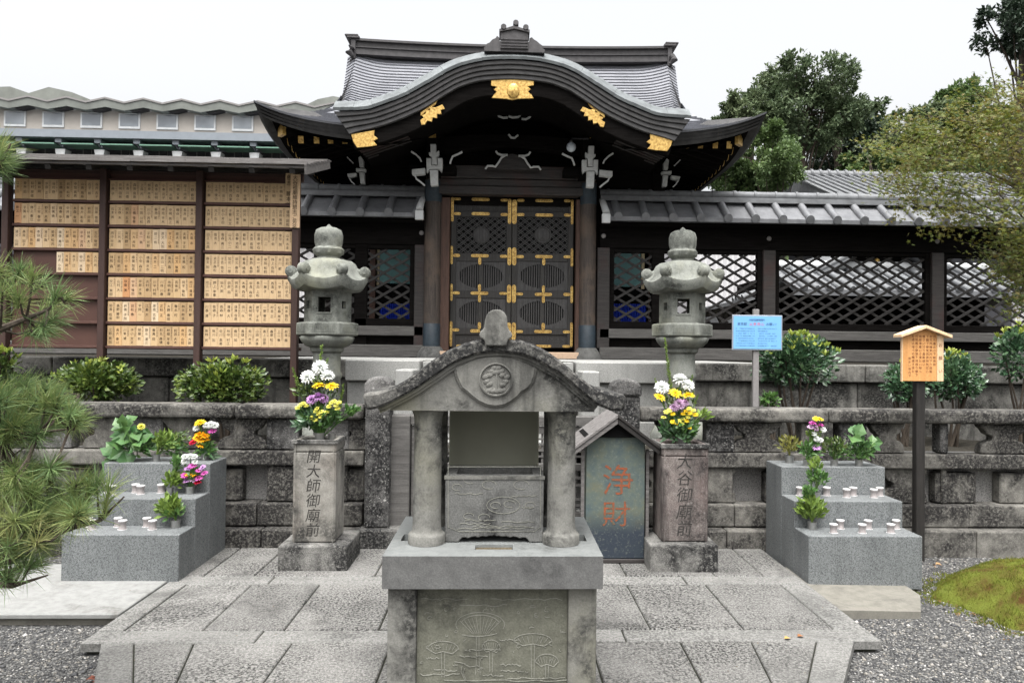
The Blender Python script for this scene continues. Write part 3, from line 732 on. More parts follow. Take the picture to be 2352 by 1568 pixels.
for i in range(NR):
    ya, yb = RY-(RY-EY)*i/NR, RY-(RY-EY)*(i+1)/NR
    for sgn in (1, -1):
        yy = lambda y: y if sgn > 0 else 2*RY-y
        n = 40; ra = []; rb = []; rc = []
        for j in range(n+1):
            s_ = -1+2*j/n; xa, xb = s_*hw(ya), s_*hw(yb)
            ra.append((GX+xa, yy(ya), zroof(xa, ya)-.001)); rb.append((GX+xb, yy(yb), zroof(xb, yb)+.019)); rc.append((GX+xb, yy(yb)+.012*sgn, zroof(xb, yb)-.004))
        for j in range(n):
            if sgn > 0 and abs(ra[j][0]+ra[j+1][0]-2*GX)/2 < 1.95 and (ra[j][2]+rb[j][2])/2 < kar_z((ra[j][0]+ra[j+1][0])/2)-.04: continue
            m.grid([[r_[j], r_[j+1]] for r_ in (ra, rb, rc)])
# side slopes of the lower roof
for sx in (-1, 1):
    K = 12
    for i in range(K):
        a, b = i/K, (i+1)/K
        rows = []
        for q, lift in ((a, -.001), (b, .016), (b, -.004)):
            hx = W1+(W2-W1)*q; yh = YH-(YH-EY)*(q**(1/1.25)); r = []
            for j in range(17):
                Y = yh+(2*RY-2*yh)*j/16; Yq = min(Y, 2*RY-Y); e = abs(j/8-1)**4
                zc = zroof(hx-1e-6, yh) if True else 0
                z0_ = zroof(hx, yh)-.23*(1-e)*q
                r.append((GX+sx*hx, Y, z0_+lift))
            rows.append(r)
        m.grid(rows)
roof = obj('roof', m, M.shingle, gate)
# eave: layered thickness following the front, sides, back
def eave(off_in, z0_, z1_):
    P = []
    for j in range(41): x = -W2+2*W2*j/40; P.append((GX+x*(1-off_in/W2), EY+off_in, zroof(x, EY)))
    for j in range(1, 24):
        e = abs(j/12-1)**4; Y = EY+(2*RY-2*EY)*j/24; P.append((GX+W2-off_in, Y, zroof(W2, EY)-.23*(1-e)))
    Q = [(2*GX-x, 2*RY-y, z) for x, y, z in P]
    P = P+Q; n = len(P); mm = MB()
    top = [(x, y, z+z0_) for x, y, z in P]; bot = [(GX+(x-GX)*.985, RY+(y-RY)*.985, z+z1_) for x, y, z in P]
    inn = [(GX+(x-GX)*.8, RY+(y-RY)*.8, z+z1_+.05) for x, y, z in P]
    ok = [i for i in range(n) if not (P[i][1] < EY+.2 and abs((P[i][0]+P[(i+1) % n][0])/2-GX) < 1.72)]
    mm.add(top+bot+inn, [(i, (i+1) % n, n+(i+1) % n, n+i) for i in ok]+[(n+i, n+(i+1) % n, 2*n+(i+1) % n, 2*n+i) for i in ok])
    return mm
m = MB()
for k in range(4): m.merge(eave(.012*k+.003, .012-.043*k, -.031-.043*k))
obj('eave_layers', m, M.roofband, gate)
m = MB()
P = []
for (f, dz) in ((.94, -.2), (.55, .18), (.3, .3)):
    r = []
    for j in range(41): x = -W2+2*W2*j/40; r.append((GX+x*f, RY-(RY-EY)*f, zroof(x, EY)+dz))
    P.append(r)
for j in range(40):
    if abs(P[1][j][0]+P[1][j+1][0]-2*GX)/2 > 1.0: m.grid([[r[j], r[j+1]] for r in P])
P2 = [[(x, 2*RY-y, z) for x, y, z in r] for r in P]; m.grid(P2)
for sx in (-1, 1):
    m.grid([[(GX+sx*W2*f, RY+(RY-EY)*f*(j/8-1), zroof(W2, EY)-.23*(1-abs(j/8-1)**4)+dz) for j in range(17)] for f, dz in ((.94, -.2), (.6, .1), (.4, .2))])
obj('soffit', m, M.black, roof)
# gable ends under the verge
m = MB()
for sx in (-1, 1):
    x0 = GX+sx*(W1-.35)
    ys = [YH+.05+(RY-YH-.05)*j/10 for j in range(11)]; top = [(y, zroof(W1-.36, y)-.06) for y in ys]+[(2*RY-y, zroof(W1-.36, y)-.06) for y in ys[::-1][1:]]
    m.prismx(top, x0-.02, x0+.02)
obj('gable_wall', m, M.black, roof)
for sx in (-1, 1):
    m = MB()
    for k in range(2):
        for s_ in (1, -1):
            ys = [YH-.0+(RY-YH)*j/12 for j in range(13)]
            x = GX+sx*(W1-.01-.03*k)
            A = [(x, (y if s_ > 0 else 2*RY-y), zroof(W1, y)-.005-.07*k) for y in ys]; B = [(x, (y if s_ > 0 else 2*RY-y), zroof(W1, y)-.075-.07*k) for y in ys]
            C = [(x-sx*.12, p[1], p[2]) for p in B]; m.grid([A, B, C])
    obj('verge_board', m, M.roofband, roof)
# rafters with gilt ends
zf = lambda x: zroof(x, EY)-.245
for px, sgn in [(p, -1) for p in (691, 727, 759, 792, 824)]+[(p, 1) for p in (1546, 1577, 1609, 1643, 1675)]:
    Y0 = 9.5; x = at(px, 330, Y0).x; z = at(px, 326+(px-1160)*.0105+(2 if sgn > 0 else 0), Y0).z
    r = obj('rafter', MB().bar((x, Y0+.004, z), (x, 10.6, z+.22), .06, .085), M.black, gate)
    obj('gilt_end', MB().bar((x, Y0-.006, z-.001), (x, Y0+.004, z+.001), .066, .09), M.gold, r)
for sx in (-1, 1):
    for j in range(14):
        Y = 9.72+j*.19; x1 = GX+sx*(W2-.3); z = zroof(W2, EY)-.23*(1-abs((Y-RY)/(RY-EY))**4)-.22
        r = obj('rafter', MB().bar((x1, Y, z), (GX+sx*2.1, Y, z+.24), .085, .06, (0, 1, 0)), M.black, gate)
        obj('gilt_end', MB().bar((x1+sx*.006, Y, z), (x1-sx*.0, Y, z+.001), .09, .066, (0, 1, 0)), M.gold, r)
    # corner hip rafter
    zc = zroof(W2, EY)-.27
    hr = obj('corner_rafter', MB().bar((GX+sx*(W2-.28), EY+.24, zc), (GX+sx*1.4, 10.6, zc+.2), .13, .15), M.black, gate)
    obj('gilt_end', MB().bar((GX+sx*(W2-.262), EY+.225, zc), (GX+sx*(W2-.30), EY+.255, zc), .145, .165), M.gold, hr)
    m = MB(); xx = GX+sx*(W2-.46)
    m.prism([(xx+sx*a, zc+.06+b) for a, b in ((.1, .02), (.06, .06), (-.02, .05), (-.08, .07), (-.13, .03), (-.1, -.02), (-.12, -.05), (-.05, -.03), (-.02, -.06), (.04, -.05), (.09, -.03))], EY+.18, EY+.2)
    obj('gilt_leaf', m, M.gold, gate)
# ridge with end ornaments
def zt(x): return ZR+.05*(x/W1)**2
m = MB(); n = 24; L = 2.36
for k, (h0, h1, d) in enumerate(((-.02, .075, .15), (.078, .085, .17), (.09, .175, .13), (.178, .20, .17), (.205, .24, .10))):
    A = []; 
    for j in range(n+1): x = -L+2*L*j/n; A.append((x, zt(x)))
    m.band([(GX+x, z+h1) for x, z in A], [(GX+x, z+h0) for x, z in A], RY-d, RY+d)
obj('ridge_beam', m, M.ridge, roof)
for sx in (-1, 1):
    m = MB(); zz = zt(L); X = lambda a: GX+sx*(L+a)
    for a0, a1, z0_, z1_, d in ((0, .07, -.1, .2, .17), (-.02, .09, -.17, -.1, .15), (0, .075, -.24, -.17, .13), (0, .06, -.3, -.24, .11), (-.06, .13, .2, .235, .2), (-.04, .16, .235, .262, .2)):
        m.box(min(X(a0), X(a1)), max(X(a0), X(a1)), RY-d, RY+d, zz+z0_, zz+z1_)
    m.tube([(X(.05), RY-.2, zz+.05), (X(.09), RY-.22, zz-.02), (X(.03), RY-.2, zz-.08)], [.05, .06, .03], 8)
    obj('ridge_end_tile', m, M.ridge, roof, .008)

# --- karahafu: the swooping front gable
KT = [(762,255.5),(791,255.4),(821,254),(850,250),(893,235),(936,217),(979,193),(1022,168),(1065,150),(1108,141),(1151,138),(1177,137.6)]
KB = [(797,306),(821,298.5),(864,288),(907,273.5),(950,255),(979,240),(1008,221),(1030,208),(1051,196.5),(1094,183),(1137,179),(1177,178.4)]
KY = 8.9
def curve(px):
    P = [at(x, y, KY) for x, y in px]; cx = P[-1].x; H = [(p.x-cx, p.z) for p in P]
    full = H+[(-x, z) for x, z in H[::-1][1:]]
    # resample by arc length with smoothing
    L_ = [0]
    for i in range(1, len(full)): L_.append(L_[-1]+math.dist(full[i], full[i-1]))
    out = []; N = 96
    for k in range(N+1):
        s_ = L_[-1]*k/N; i = max(1, next((i for i in range(1, len(L_)) if L_[i] >= s_-1e-9), len(L_)-1)); u = (s_-L_[i-1])/(L_[i]-L_[i-1])
        p0, p1, p2, p3 = full[max(i-2, 0)], full[i-1], full[i], full[min(i+1, len(full)-1)]
        c = [.5*(2*p1[q]+(p2[q]-p0[q])*u+(2*p0[q]-5*p1[q]+4*p2[q]-p3[q])*u*u+(3*p1[q]-p0[q]-3*p2[q]+p3[q])*u**3) for q in (0, 1)]
        out.append((KX+c[0], c[1]))
    return out
KX = (at(762, 255, KY).x+at(1590, 266, KY).x)/2
T, B = curve(KT), curve(KB)
lerp = lambda A, C, f: [(a[0]+(c[0]-a[0])*f, a[1]+(c[1]-a[1])*f) for a, c in zip(A, C)]
m = MB()
for k in range(4): m.band(lerp(T, B, k/4+.004), lerp(T, B, (k+1)/4-.012), KY+.018*k, KY+.5)
obj('gable_band', m, M.roofband, gate, .006)
def off(A, d):
    out = []
    for i, p in enumerate(A):
        a, b = A[max(i-1, 0)], A[min(i+1, len(A)-1)]; tx, tz = b[0]-a[0], b[1]-a[1]; l = sqrt(tx*tx+tz*tz); out.append((p[0]-tz/l*d, p[1]+tx/l*d))
    return out
m = MB(); O1, O2, O3 = off(T, .035), off(T, .155), off(T, .165); Z0 = off(T, .002)
i = 0; seg = 5
while i < 96:
    j = min(96, i+seg); lift = .0 if (i//seg) % 2 else .004
    for a in range(i, j):
        q = lambda A, b, y, l=lift: (A[b][0], y, A[b][1]+l)
        m.add([q(Z0, a, KY-.02), q(Z0, a+1, KY-.02), q(O1, a+1, KY-.03), q(O1, a, KY-.03), q(O2, a+1, KY+.11), q(O2, a, KY+.11), q(O3, a+1, KY+.26), q(O3, a, KY+.26), q(O1, a+1, KY+.4, 0), q(O1, a, KY+.4, 0)],
              [(0,1,2,3), (3,2,4,5), (5,4,6,7), (7,6,8,9)])
    i = j
obj('verge_roll', m, M.verdi, gate, smooth=50)
m = MB(); G = off(T, .035); rows = [[(x, y, z) for x, z in G] for y in (KY+.3, 9.6, 10.2, 10.8)]; m.grid(rows)
obj('gable_roof', m, M.shingle, gate)
H2 = off(B, -.18)
obj('bargeboard', MB().band(off(B, .01), H2, KY+.1, KY+.2), M.black, gate, .01)
m = MB(); G = off(B, -.02); m.grid([[(x, y, z) for x, z in G] for y in (KY+.2, 9.8, 10.6)]); obj('gable_soffit', m, M.black, gate)
# gilt fittings of the bargeboard
def gp2(pts, Y, th=.02, name='gilt_fitting', mat=None): m = MB(); m.prism([(at(x, y, Y).x, at(x, y, Y).z) for x, y in pts], Y, Y+th); return obj(name, m, mat or M.gold, gate, .003)
Yg = KY+.07
gp2([(1128,184),(1176,182),(1226,184),(1226,196),(1212,199),(1219,205),(1213,211),(1221,218),(1226,226),(1190,227),(1176,230),(1162,227),(1129,225),(1136,216),(1141,211),(1134,206),(1142,200),(1128,197)], Yg)
obj('crest_boss', MB().lathe([(.075, 0), (.07, .02), (.04, .035), (.001, .04)], 20).xform(Matrix.Translation((at(1179, 209, Yg).x, Yg-.002, at(1179, 209, Yg).z)) @ Matrix.Rotation(radians(90), 4, 'X') @ Matrix.Scale(1.25, 4, (0, 1, 0))), M.gold, gate, smooth=40)
cl = [(1016,240),(1022,250),(1012,253),(1014,262),(1004,262),(1004,272),(994,270),(992,280),(982,277),(976,286),(968,287),(965,276),(973,271),(969,265),(978,261),(977,254),(988,253),(988,245),(1000,247)]
gp2(cl, Yg); gp2([(966,258),(990,241),(1008,226),(1000,240),(984,252),(966,266)], Yg+.01)
gp2([(2354-x+1, y+5) for x, y in cl], Yg); gp2([(2355-x, y+5) for x, y in [(966,258),(990,241),(1008,226),(1000,240),(984,252),(966,266)]], Yg+.01)
gp2([(974,300),(1000,288),(1001,315),(974,316)], 10.0, .06); gp2([(1355,292),(1381,305),(1381,320),(1355,317)], 10.0, .06)
el = [(806,308),(826,305),(860,299),(859,311),(868,318),(858,324),(866,334),(846,337),(820,339),(812,327)]
gp2(el, Yg); gp2([(2353-x, y+8) for x, y in el], Yg)
# crest on top of the gable
m = MB(); cx = KX; bz = T[48][1]+.09; u = sc(KY)
def sil(pts, y0, y1):
    m.prism([(cx+(x-1181)*u, bz+(124-y)*u) for x, y in pts], y0, y1)
sil([(1112,124),(1111,116),(1117,113),(1117,107),(1124,104),(1130,97),(1138,93),(1141,88),(1146,92),(1147,100),(1215,100),(1216,92),(1221,89),(1226,94),(1233,98),(1240,104),(1246,108),(1246,114),(1252,118),(1251,125)], KY-.02, KY+.10)
sil([(1149,118),(1149,76),(1163,76),(1181,70),(1199,76),(1213,76),(1213,118)], KY-.04, KY+.14)
sil([(1146,82),(1181,74),(1216,82),(1216,75),(1199,72),(1181,66),(1163,72),(1146,75)], KY-.06, KY+.2)
for x, y in ((1156, 70), (1184, 60), (1207, 70)): m.tube([(cx+(x-1181)*u, KY-.07, bz+(124-y)*u), (cx+(x-1181)*u, KY+.25, bz+(124-y)*u)], .034, 10); m.box(cx+(x-1186)*u, cx+(x-1176)*u, KY-.03, KY+.2, bz+(124-y-14)*u, bz+(124-y)*u)
for q in (112, 105, 98): sil([(1150,q+.6),(1150,q-.6),(1212,q-.6),(1212,q+.6)], KY-.05, KY-.03)
obj('ridge_crest', m, M.ridge, gate, .006)
# --- brackets with white ends
def wp(pts, Y, th, name='bracket_end'): return gp2(pts, Y, th, name, M.white)
def mir(pts, dx=2353, dy=4): return [(dx-x, y+dy) for x, y in pts]
def line(pts, Y, wd=.02):
    m = MB(); ribbon(m, [(at(x, y, Y).x, at(x, y, Y).z) for x, y in pts], wd, Y, .03); obj('white_edge', m, M.white, gate)
Yb = 9.95
L1 = [[(988,331),(1001,331),(1002,350),(989,350)], [(985,350),(990,350),(1003,350),(1008,345),(1008,356),(1003,361),(1003,378),(991,378),(991,360),(985,355)],
      [(979,363),(990,363),(990,380),(1005,380),(1005,363),(1016,363),(1016,384),(1014,394),(1008,388),(987,388),(980,396)], [(987,390),(1005,390),(1006,425),(989,426)],
      [(946,389),(976,386),(976,399),(950,402),(946,400)]]
for P in L1: wp(P, Yb, .09); wp(mir(P), Yb, .09)
L2 = [[(945,349),(956,356),(965,365),(968,372)], [(953,403),(957,412),(968,420),(976,427)], [(1034,377),(1036,369),(1040,360),(1050,356),(1062,350)]]
for P in L2: line(P, Yb+.02); line(mir(P), Yb+.02)
K1 = [(1188-1*0, 0)]
fl = [(1115,389),(1120,382),(1131,382),(1138,384),(1146,373),(1152,363),(1162,357)]
line(fl, 10.25, .022); line(mir(fl, 2357, 2), 10.25, .022)
f2 = [(1139,348),(1143,354),(1152,357),(1166,357)]; line(f2, 10.25, .022); line(mir(f2, 2357, 2), 10.25, .022)
for P in ([(1140,259),(1146,268),(1156,272),(1166,271)], [(1168,268),(1178,271),(1190,270),(1196,265)], [(1198,274),(1208,275),(1217,270),(1222,262)], [(1168,310),(1174,317),(1182,318),(1190,311)]): line(P, 10.29, .022)
m = MB(); m.prism([(at(x, y, 10.3).x, at(x, y, 10.3).z) for x, y in fl+[(1176,354)]+mir(fl, 2357, 2)[::-1]], 10.28, 10.36); obj('frog_leg_strut', m, M.beam, gate)
S1 = [[(823,362),(828,358),(835,368),(835,384),(826,384)], [(817,386),(840,388),(839,394),(818,394)], [(825,396),(836,396),(838,422),(828,422)], [(797,399),(818,397),(818,404),(800,408)]]
for P in S1: wp(P, 10.45, .08); wp(mir(P, 2360, 6), 10.45, .08)
for P in ([(803,410),(808,418),(815,424)], [(798,362),(806,370),(812,376)]): line(P, 10.47, .015); line(mir(P, 2360, 6), 10.47, .015)
for sx in (-1, 1):
    x = GX+sx*2.12; obj('side_post', MB().box(x-.09, x+.09, 10.55, 10.73, 1.5, 4.6), M.black, gate, .01)
    # stepped rafters under the gable ends
    for j in range(8):
        Y = 9.15+j*.17; z = 4.17+.02*j; r = MB().bar((KX+sx*1.95, Y, z-.06), (KX+sx*1.35, Y, z+.16), .07, .06, (0, 1, 0)); obj('gable_rafter', r, M.beam, gate)
for px in (992, 1349):      # timber bracket stacks behind the white ends
    x = at(px, 380, 10.1).x; obj('bracket', MB().box(x-.1, x+.1, 10.03, 10.6, 4.02, 4.14).box(x-.07, x+.07, 10.03, 10.6, 4.14, 4.55).box(x-.32, x+.32, 10.2, 10.5, 4.05, 4.16), M.black, gate, .01)
# globe lamp hung from the bracket
c = at(1312, 338, 9.9)
t = thing('globe_lamp', 'round milky glass lamp hanging below the gate roof from a short arm', 'lamp', (c.x, c.y, c.z))
obj('globe', MB().lathe([(.066*sin(pi*i/12)+.0005, c.z-.066*cos(pi*i/12)) for i in range(13)], 20, c.x, c.y), M.globe, t, smooth=True)
obj('arm', MB().tube([(c.x, c.y, c.z+.062), (c.x, c.y, c.z+.115), (at(1352, 318, 9.9).x, c.y, c.z+.118)], .012, 8), M.roofdark, t)
obj('cap', MB().lathe([(.03, c.z+.06), (.025, c.z+.085), (.01, c.z+.1)], 12, c.x, c.y), M.metal, t, smooth=40)

# ------------------------------------------------------------------ lattice fences with tiled roofs either side of the gate
def lattice_fence(label, x0, x1, posts, mirror):
    FY = 10.6; t = thing('lattice_fence', label, 'lattice fence', ((x0+x1)/2, FY, 1.5)); rr = random.Random(5)
    obj('sill', MB().box(x0, x1, FY-.12, FY+.14, 1.505, 1.68), M.greyw, t, .01)
    obj('kick_board', MB().box(x0, x1, FY+.0, FY+.04, 1.68, 1.81), M.black, t)
    obj('lower_rail', MB().box(x0, x1, FY-.10, FY+.12, 1.81, 1.945), M.greyw, t, .008)
    obj('bottom_rail', MB().box(x0, x1, FY-.05, FY+.07, 1.948, 2.05), M.black, t, .006)
    obj('head_beam', MB().box(x0, x1, FY-.07, FY+.09, 3.10, 3.40), M.black, t, .006)
    obj('eave_beam', MB().box(x0, x1, FY-.28, FY+.28, 3.40, 3.47), M.black, t, .006)
    for p in posts:
        po = obj('post', MB().box(p-.09, p+.09, FY-.1, FY+.1, 1.66, 3.10), M.beam, t, .008)
        obj('nail_cover', MB().lathe([(.035, 0), (.03, .012), (.001, .02)], 12).xform(Matrix.Translation((p, FY-.07, 3.27)) @ Matrix.Rotation(radians(90), 4, 'X')), M.greypole, po, smooth=40)
    ps = [x0]+sorted(posts)+[x1]
    for i in range(len(ps)-1):
        a, b = ps[i]+(.09 if i > 0 else 0), ps[i+1]-(.09 if i < len(ps)-2 else 0)
        if b-a < .3: continue
        fr = obj('panel_frame', MB().box(a, a+.07, FY-.05, FY+.05, 2.05, 3.1).box(b-.07, b, FY-.05, FY+.05, 2.05, 3.1).box(a+.07, b-.07, FY-.045, FY+.045, 3.04, 3.1), M.black, t, .004)
        m = MB(); z0, z1 = 2.05, 3.04; A, Bq = a+.07, b-.07; s = .262; k = (.155/.262)
        n = int((Bq-A)/s)+14
        for q in range(-12, n):
            for dz, y in ((k, FY-.012), (-k, FY+.012)):
                px, pz = A+q*s, (z0 if dz > 0 else z1); lo, hi = 0, (z1-z0)/k
                lo = max(lo, A-px); hi = min(hi, Bq-px)
                if hi-lo > .02: m.bar((px+lo, y, pz+lo*dz), (px+hi, y, pz+hi*dz), .034, .022, (0, 1, 0))
        obj('lattice', m, M.lattice, fr)
    # tiled roof
    m = MB(); ez, rz, ey, ry = 3.49, 3.77, FY-.42, FY-.06
    for s_ in (1, -1):
        yy = lambda y: y if s_ > 0 else 2*FY-y
        m.grid([[(x, yy(y), z) for x in (x0, x1)] for y, z in ((ry+.05, rz+.02), ((ey+ry)/2, (ez+rz)/2-.015), (ey, ez), (ey, ez-.055), (ey+.06, ez-.06))])
    obj('roof_tiles', m, M.tile, t)
    m = MB(); x = x0+.2; 
    while x < x1-.05:
        for s_ in (1, -1):
            yy = lambda y: y if s_ > 0 else 2*FY-y
            m.tube([(x, yy(ey-.015), ez+.005), (x, yy((ey+ry)/2), (ez+rz)/2+.01), (x, yy(ry+.03), rz+.03)], .052, 10)
            m.tube([(x, yy(ey-.03), ez-.005), (x, yy(ey-.012), ez)], .06, 12)
        x += .385
    obj('cover_tiles', m, M.tile, t, smooth=45)
    m = MB()
    m.box(x0, x1, FY-.14, FY+.14, rz-.0, rz+.045); m.box(x0, x1, FY-.115, FY+.115, rz+.05, rz+.075)
    m.tube([(x0, FY, rz+.125), (x1, FY, rz+.125)], .062, 14)
    x = x0+.1
    while x < x1: m.tube([(x, FY, rz+.125), (x+.035, FY, rz+.125)], .073, 14); x += .305
    obj('ridge_tiles', m, M.tilelight, t, smooth=45)
    xe = x1 if not mirror else x0; sg = -1 if not mirror else 1
    m = MB(); m.tube([(xe+sg*.03, FY-.02, rz+.02), (xe+sg*.03, (ey+FY)/2, (ez+rz)/2+.06), (xe+sg*.03, ey-.03, ez+.06), (xe+sg*.03, ey-.05, ez+.03)], [.045, .045, .05, .05], 10); m.box(xe+sg*.03-.055, xe+sg*.03+.055, ey-.075, ey, ez-.1, ez+.02)
    obj('verge_tile', m, M.plaster, t, smooth=45)
lx = lambda p: at(p, 640, 10.6).x
lattice_fence('lattice fence with tiled roof between the gate and the wooden notice board', -9.5, lx(975), [lx(968), lx(590), lx(200), lx(-180)], False)
lattice_fence('long lattice fence with tiled roof reaching from the gate behind the maple', lx(1376), 12.5, [lx(1384), lx(1762), lx(2146), lx(2530)], True)
# ------------------------------------------------------------------ stone incense altar in front
AC = (at(878, 1277, 3.08).x+at(1385, 1277, 3.08).x)/2
altar = thing('incense_altar', 'stone incense altar with arched gabled roof and carved pedestal in the middle of the paving', 'altar', (AC, 3.4, 0), rz=0)
ax = lambda px, py=1150, Y=3.2: at(px, py, Y).x
SX0, SX1 = at(878, 1277, 3.08).x, at(1385.5, 1277, 3.08).x
ST = at(1130, 1277, 3.08).z; SB = at(1130, 1352, 3.08).z
px0, px1 = at(890, 1400, 3.13).x, at(1370.5, 1400, 3.13).x
# slab with drain slots left as real recesses
def slab_with_holes(x0, x1, y0, y1, z0, z1, holes):
    m = MB(); xs = sorted({x0, x1, *[h[0] for h in holes], *[h[1] for h in holes]}); ys = sorted({y0, y1, *[h[2] for h in holes], *[h[3] for h in holes]})
    hole = lambda x, y: any(h[0] < x < h[1] and h[2] < y < h[3] for h in holes)
    for i in range(len(xs)-1):
        for j in range(len(ys)-1):
            a, b, c, d = xs[i], xs[i+1], ys[j], ys[j+1]; dz = .035 if hole((a+b)/2, (c+d)/2) else 0
            m.add([(a, c, z1-dz), (b, c, z1-dz), (b, d, z1-dz), (a, d, z1-dz)], [(0, 1, 2, 3)])
    for h in holes:
        a, b, c, d = h; e = z1-.035
        m.add([(a,c,z1),(b,c,z1),(b,d,z1),(a,d,z1),(a,c,e),(b,c,e),(b,d,e),(a,d,e)], [(0,1,5,4),(1,2,6,5),(2,3,7,6),(3,0,4,7)])
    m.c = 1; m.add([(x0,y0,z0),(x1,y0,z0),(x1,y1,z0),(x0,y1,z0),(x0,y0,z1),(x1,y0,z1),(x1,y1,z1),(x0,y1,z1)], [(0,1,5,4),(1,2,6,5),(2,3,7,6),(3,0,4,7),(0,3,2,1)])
    return m
hz = gz(1162, 1258, ST); hx0, hx1 = gz(1091, 1258, ST).x, gz(1178, 1258, ST).x
holes = [(hx0, hx1, gz(1135, 1261, ST).y, gz(1135, 1250, ST).y), (SX0+.04, SX0+.075, 3.33, 3.45), (SX1-.075, SX1-.04, 3.33, 3.45)]
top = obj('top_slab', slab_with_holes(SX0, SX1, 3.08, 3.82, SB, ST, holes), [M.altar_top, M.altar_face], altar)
obj('drain_grate', MB().box(hx0+.003, hx1-.003, holes[0][2]+.002, holes[0][3]-.002, ST-.034, ST-.012), M.drain, top)
pw = (px1-px0)*.137
for x in (px0, px1-pw):
    obj('corner_pilaster', MB().box(x, x+pw, 3.13, 3.27, -.02, SB-.002), M.altar, altar, .008, seg=2)
    obj('corner_pilaster', MB().box(x, x+pw, 3.63, 3.77, -.02, SB-.002), M.altar, altar, .008, seg=2)
fp = obj('front_panel', MB().box(px0+pw+.001, px1-pw-.001, 3.155, 3.75, -.02, SB-.003), M.panel_stone, altar)
obj('side_panel', MB().box(px0+.02, px0+.06, 3.271, 3.629, -.02, SB-.003), M.altar, altar); obj('side_panel', MB().box(px1-.06, px1-.02, 3.271, 3.629, -.02, SB-.003), M.altar, altar)
# shallow line carving of trees, clouds and water on the panel
def carve(cx, cy): p = at((900+cx*.3138)/1.0663, (1180+cy*.3138)/1.0663, 3.155); return (p.x, p.z)
m = MB()
def ln(pts, wd=.0028): ribbon(m, [carve(*p) for p in pts], wd, 3.155, .0025)
def earc(cx, cy, rx, ry, a0=0, a1=360, n=20): return [(cx+rx*cos(radians(a0+(a1-a0)*i/n)), cy-ry*sin(radians(a0+(a1-a0)*i/n))) for i in range(n+1)]
ln(earc(880, 1110, 190, 95, -20, 200)); ln(earc(880, 1110, 150, 75, 10, 170)); ln([(740, 1190), (800, 1200), (850, 1205), (940, 1195), (1010, 1180)]); ln([(850, 1205), (850, 1400), (842, 1500)]); ln([(870, 1205), (872, 1400), (880, 1500)])
for q in range(-5, 6): ln([(880+q*12, 1180), (880+q*32, 1040+abs(q)*8)], .002)
for cx, cy, w_ in ((590, 1300, 120), (1290, 1240, 150), (1400, 1400, 90), (965, 1290, 70)):
    ln(earc(cx, cy, w_, 60, 0, 180)); ln([(cx-w_, cy), (cx-w_*.5, cy+35), (cx, cy+20), (cx+w_*.6, cy+38), (cx+w_, cy)])
    for d in (-14, 14): ln([(cx+d, cy+25), (cx+d*.7, 1520 if cx != 965 else 1480)])
    for q in range(-3, 4): ln([(cx+q*w_*.2, cy+10), (cx+q*w_*.28, cy-38)], .002)
for y, a, b in ((910, 420, 780), (912, 960, 1520), (960, 720, 1090), (1310, 760, 1040), (1360, 720, 940), (1370, 460, 560), (1470, 520, 700), (1470, 1040, 1220), (1500, 410, 720), (1508, 900, 1060), (1545, 600, 1560), (1530, 1090, 1540), (1230, 1030, 1180), (1425, 1040, 1200)):
    rr = random.Random(y+a); ln([(a+(b-a)*i/12, y+rr.uniform(-9, 9)) for i in range(13)], .0032)
ln([(680, 1400), (740, 1410), (800, 1440), (860, 1430), (900, 1450)]); ln([(740, 1420), (730, 1480), (760, 1540)]); ln([(760, 1450), (745, 1490), (775, 1550)])
rr = random.Random(4)
for _ in range(46):
    cx, cy = rr.uniform(420, 1540), rr.uniform(930, 1500); ln(earc(cx, cy, rr.uniform(8, 26), rr.uniform(6, 16), rr.uniform(0, 180), rr.uniform(200, 380), 8), .0022)
obj('line_carving', m, M.carve, fp)
# columns
def acol(px, Y, zt_):
    x = at(px, 1250, 3.3).x
    return obj('column', MB().lathe([(.082, ST+.001), (.082, ST+.038), (.078, ST+.045), (.07, ST+.05), (.066, ST+.058), (.0635, ST+.075), (.0625, ST+.1), (.0605, zt_-.09), (.0615, zt_-.03), (.072, zt_)], 28, x, Y), M.altar, altar, smooth=50)
RZ = at(1130, 945, 3.24).z
for px in (980, 1288): acol(px, 3.30, RZ); acol(px, 3.66, RZ)
# roof
YR = 3.16
RT = [(832,903),(860,900.5),(885,895),(911,884),(934,871),(956,855.5),(978,838),(1001,821.5),(1023,807),(1046,796),(1068,787.5),(1090.7,781.5),(1113,778.5),(1137,777.8)]
RTr = [(1160,778.4),(1195,781),(1218,787.5),(1240,797),(1262,810),(1285,826),(1308,844.5),(1330,864.5),(1352,881),(1375,893),(1405,903),(1439,907)]
RBl = [(839.5,942),(852,941),(866,938),(888,929),(911,917),(934,905),(956,892),(978,877),(1001,862),(1023,846),(1046,832),(1090.7,815),(1113,811),(1137,809.5)]
RBr = [(1160,810),(1195,814),(1218,822),(1240,832),(1262,845),(1285,858),(1308,876),(1330,896),(1352,914),(1375,932),(1402,943),(1433,945)]
w2 = lambda P, Y: [(at(x, y, Y).x, at(x, y, Y).z) for x, y in P]
A_, B_ = w2(RT+RTr, YR), w2(RBl+RBr, YR)
rf = obj('roof', MB().band(A_, B_, YR, 3.86), M.altar_roof, altar, .01, smooth=35)
B2 = off(B_, -.012); B3 = off(B_, -.024)
obj('roof_moulding', MB().band(off(B_, .004)[2:-2], B2[2:-2], YR+.022, 3.80).band(B2[2:-2], B3[2:-2], YR+.034, 3.79), M.altar, rf, smooth=35)
tb = at(1130, 944, YR+.05).z
tp = [p for p in B3[2:-2] if p[1] > tb+.004]
tymp = obj('tympanum', MB().band(tp, [(x, tb) for x, z in tp], YR+.05, 3.78), M.altar, altar)
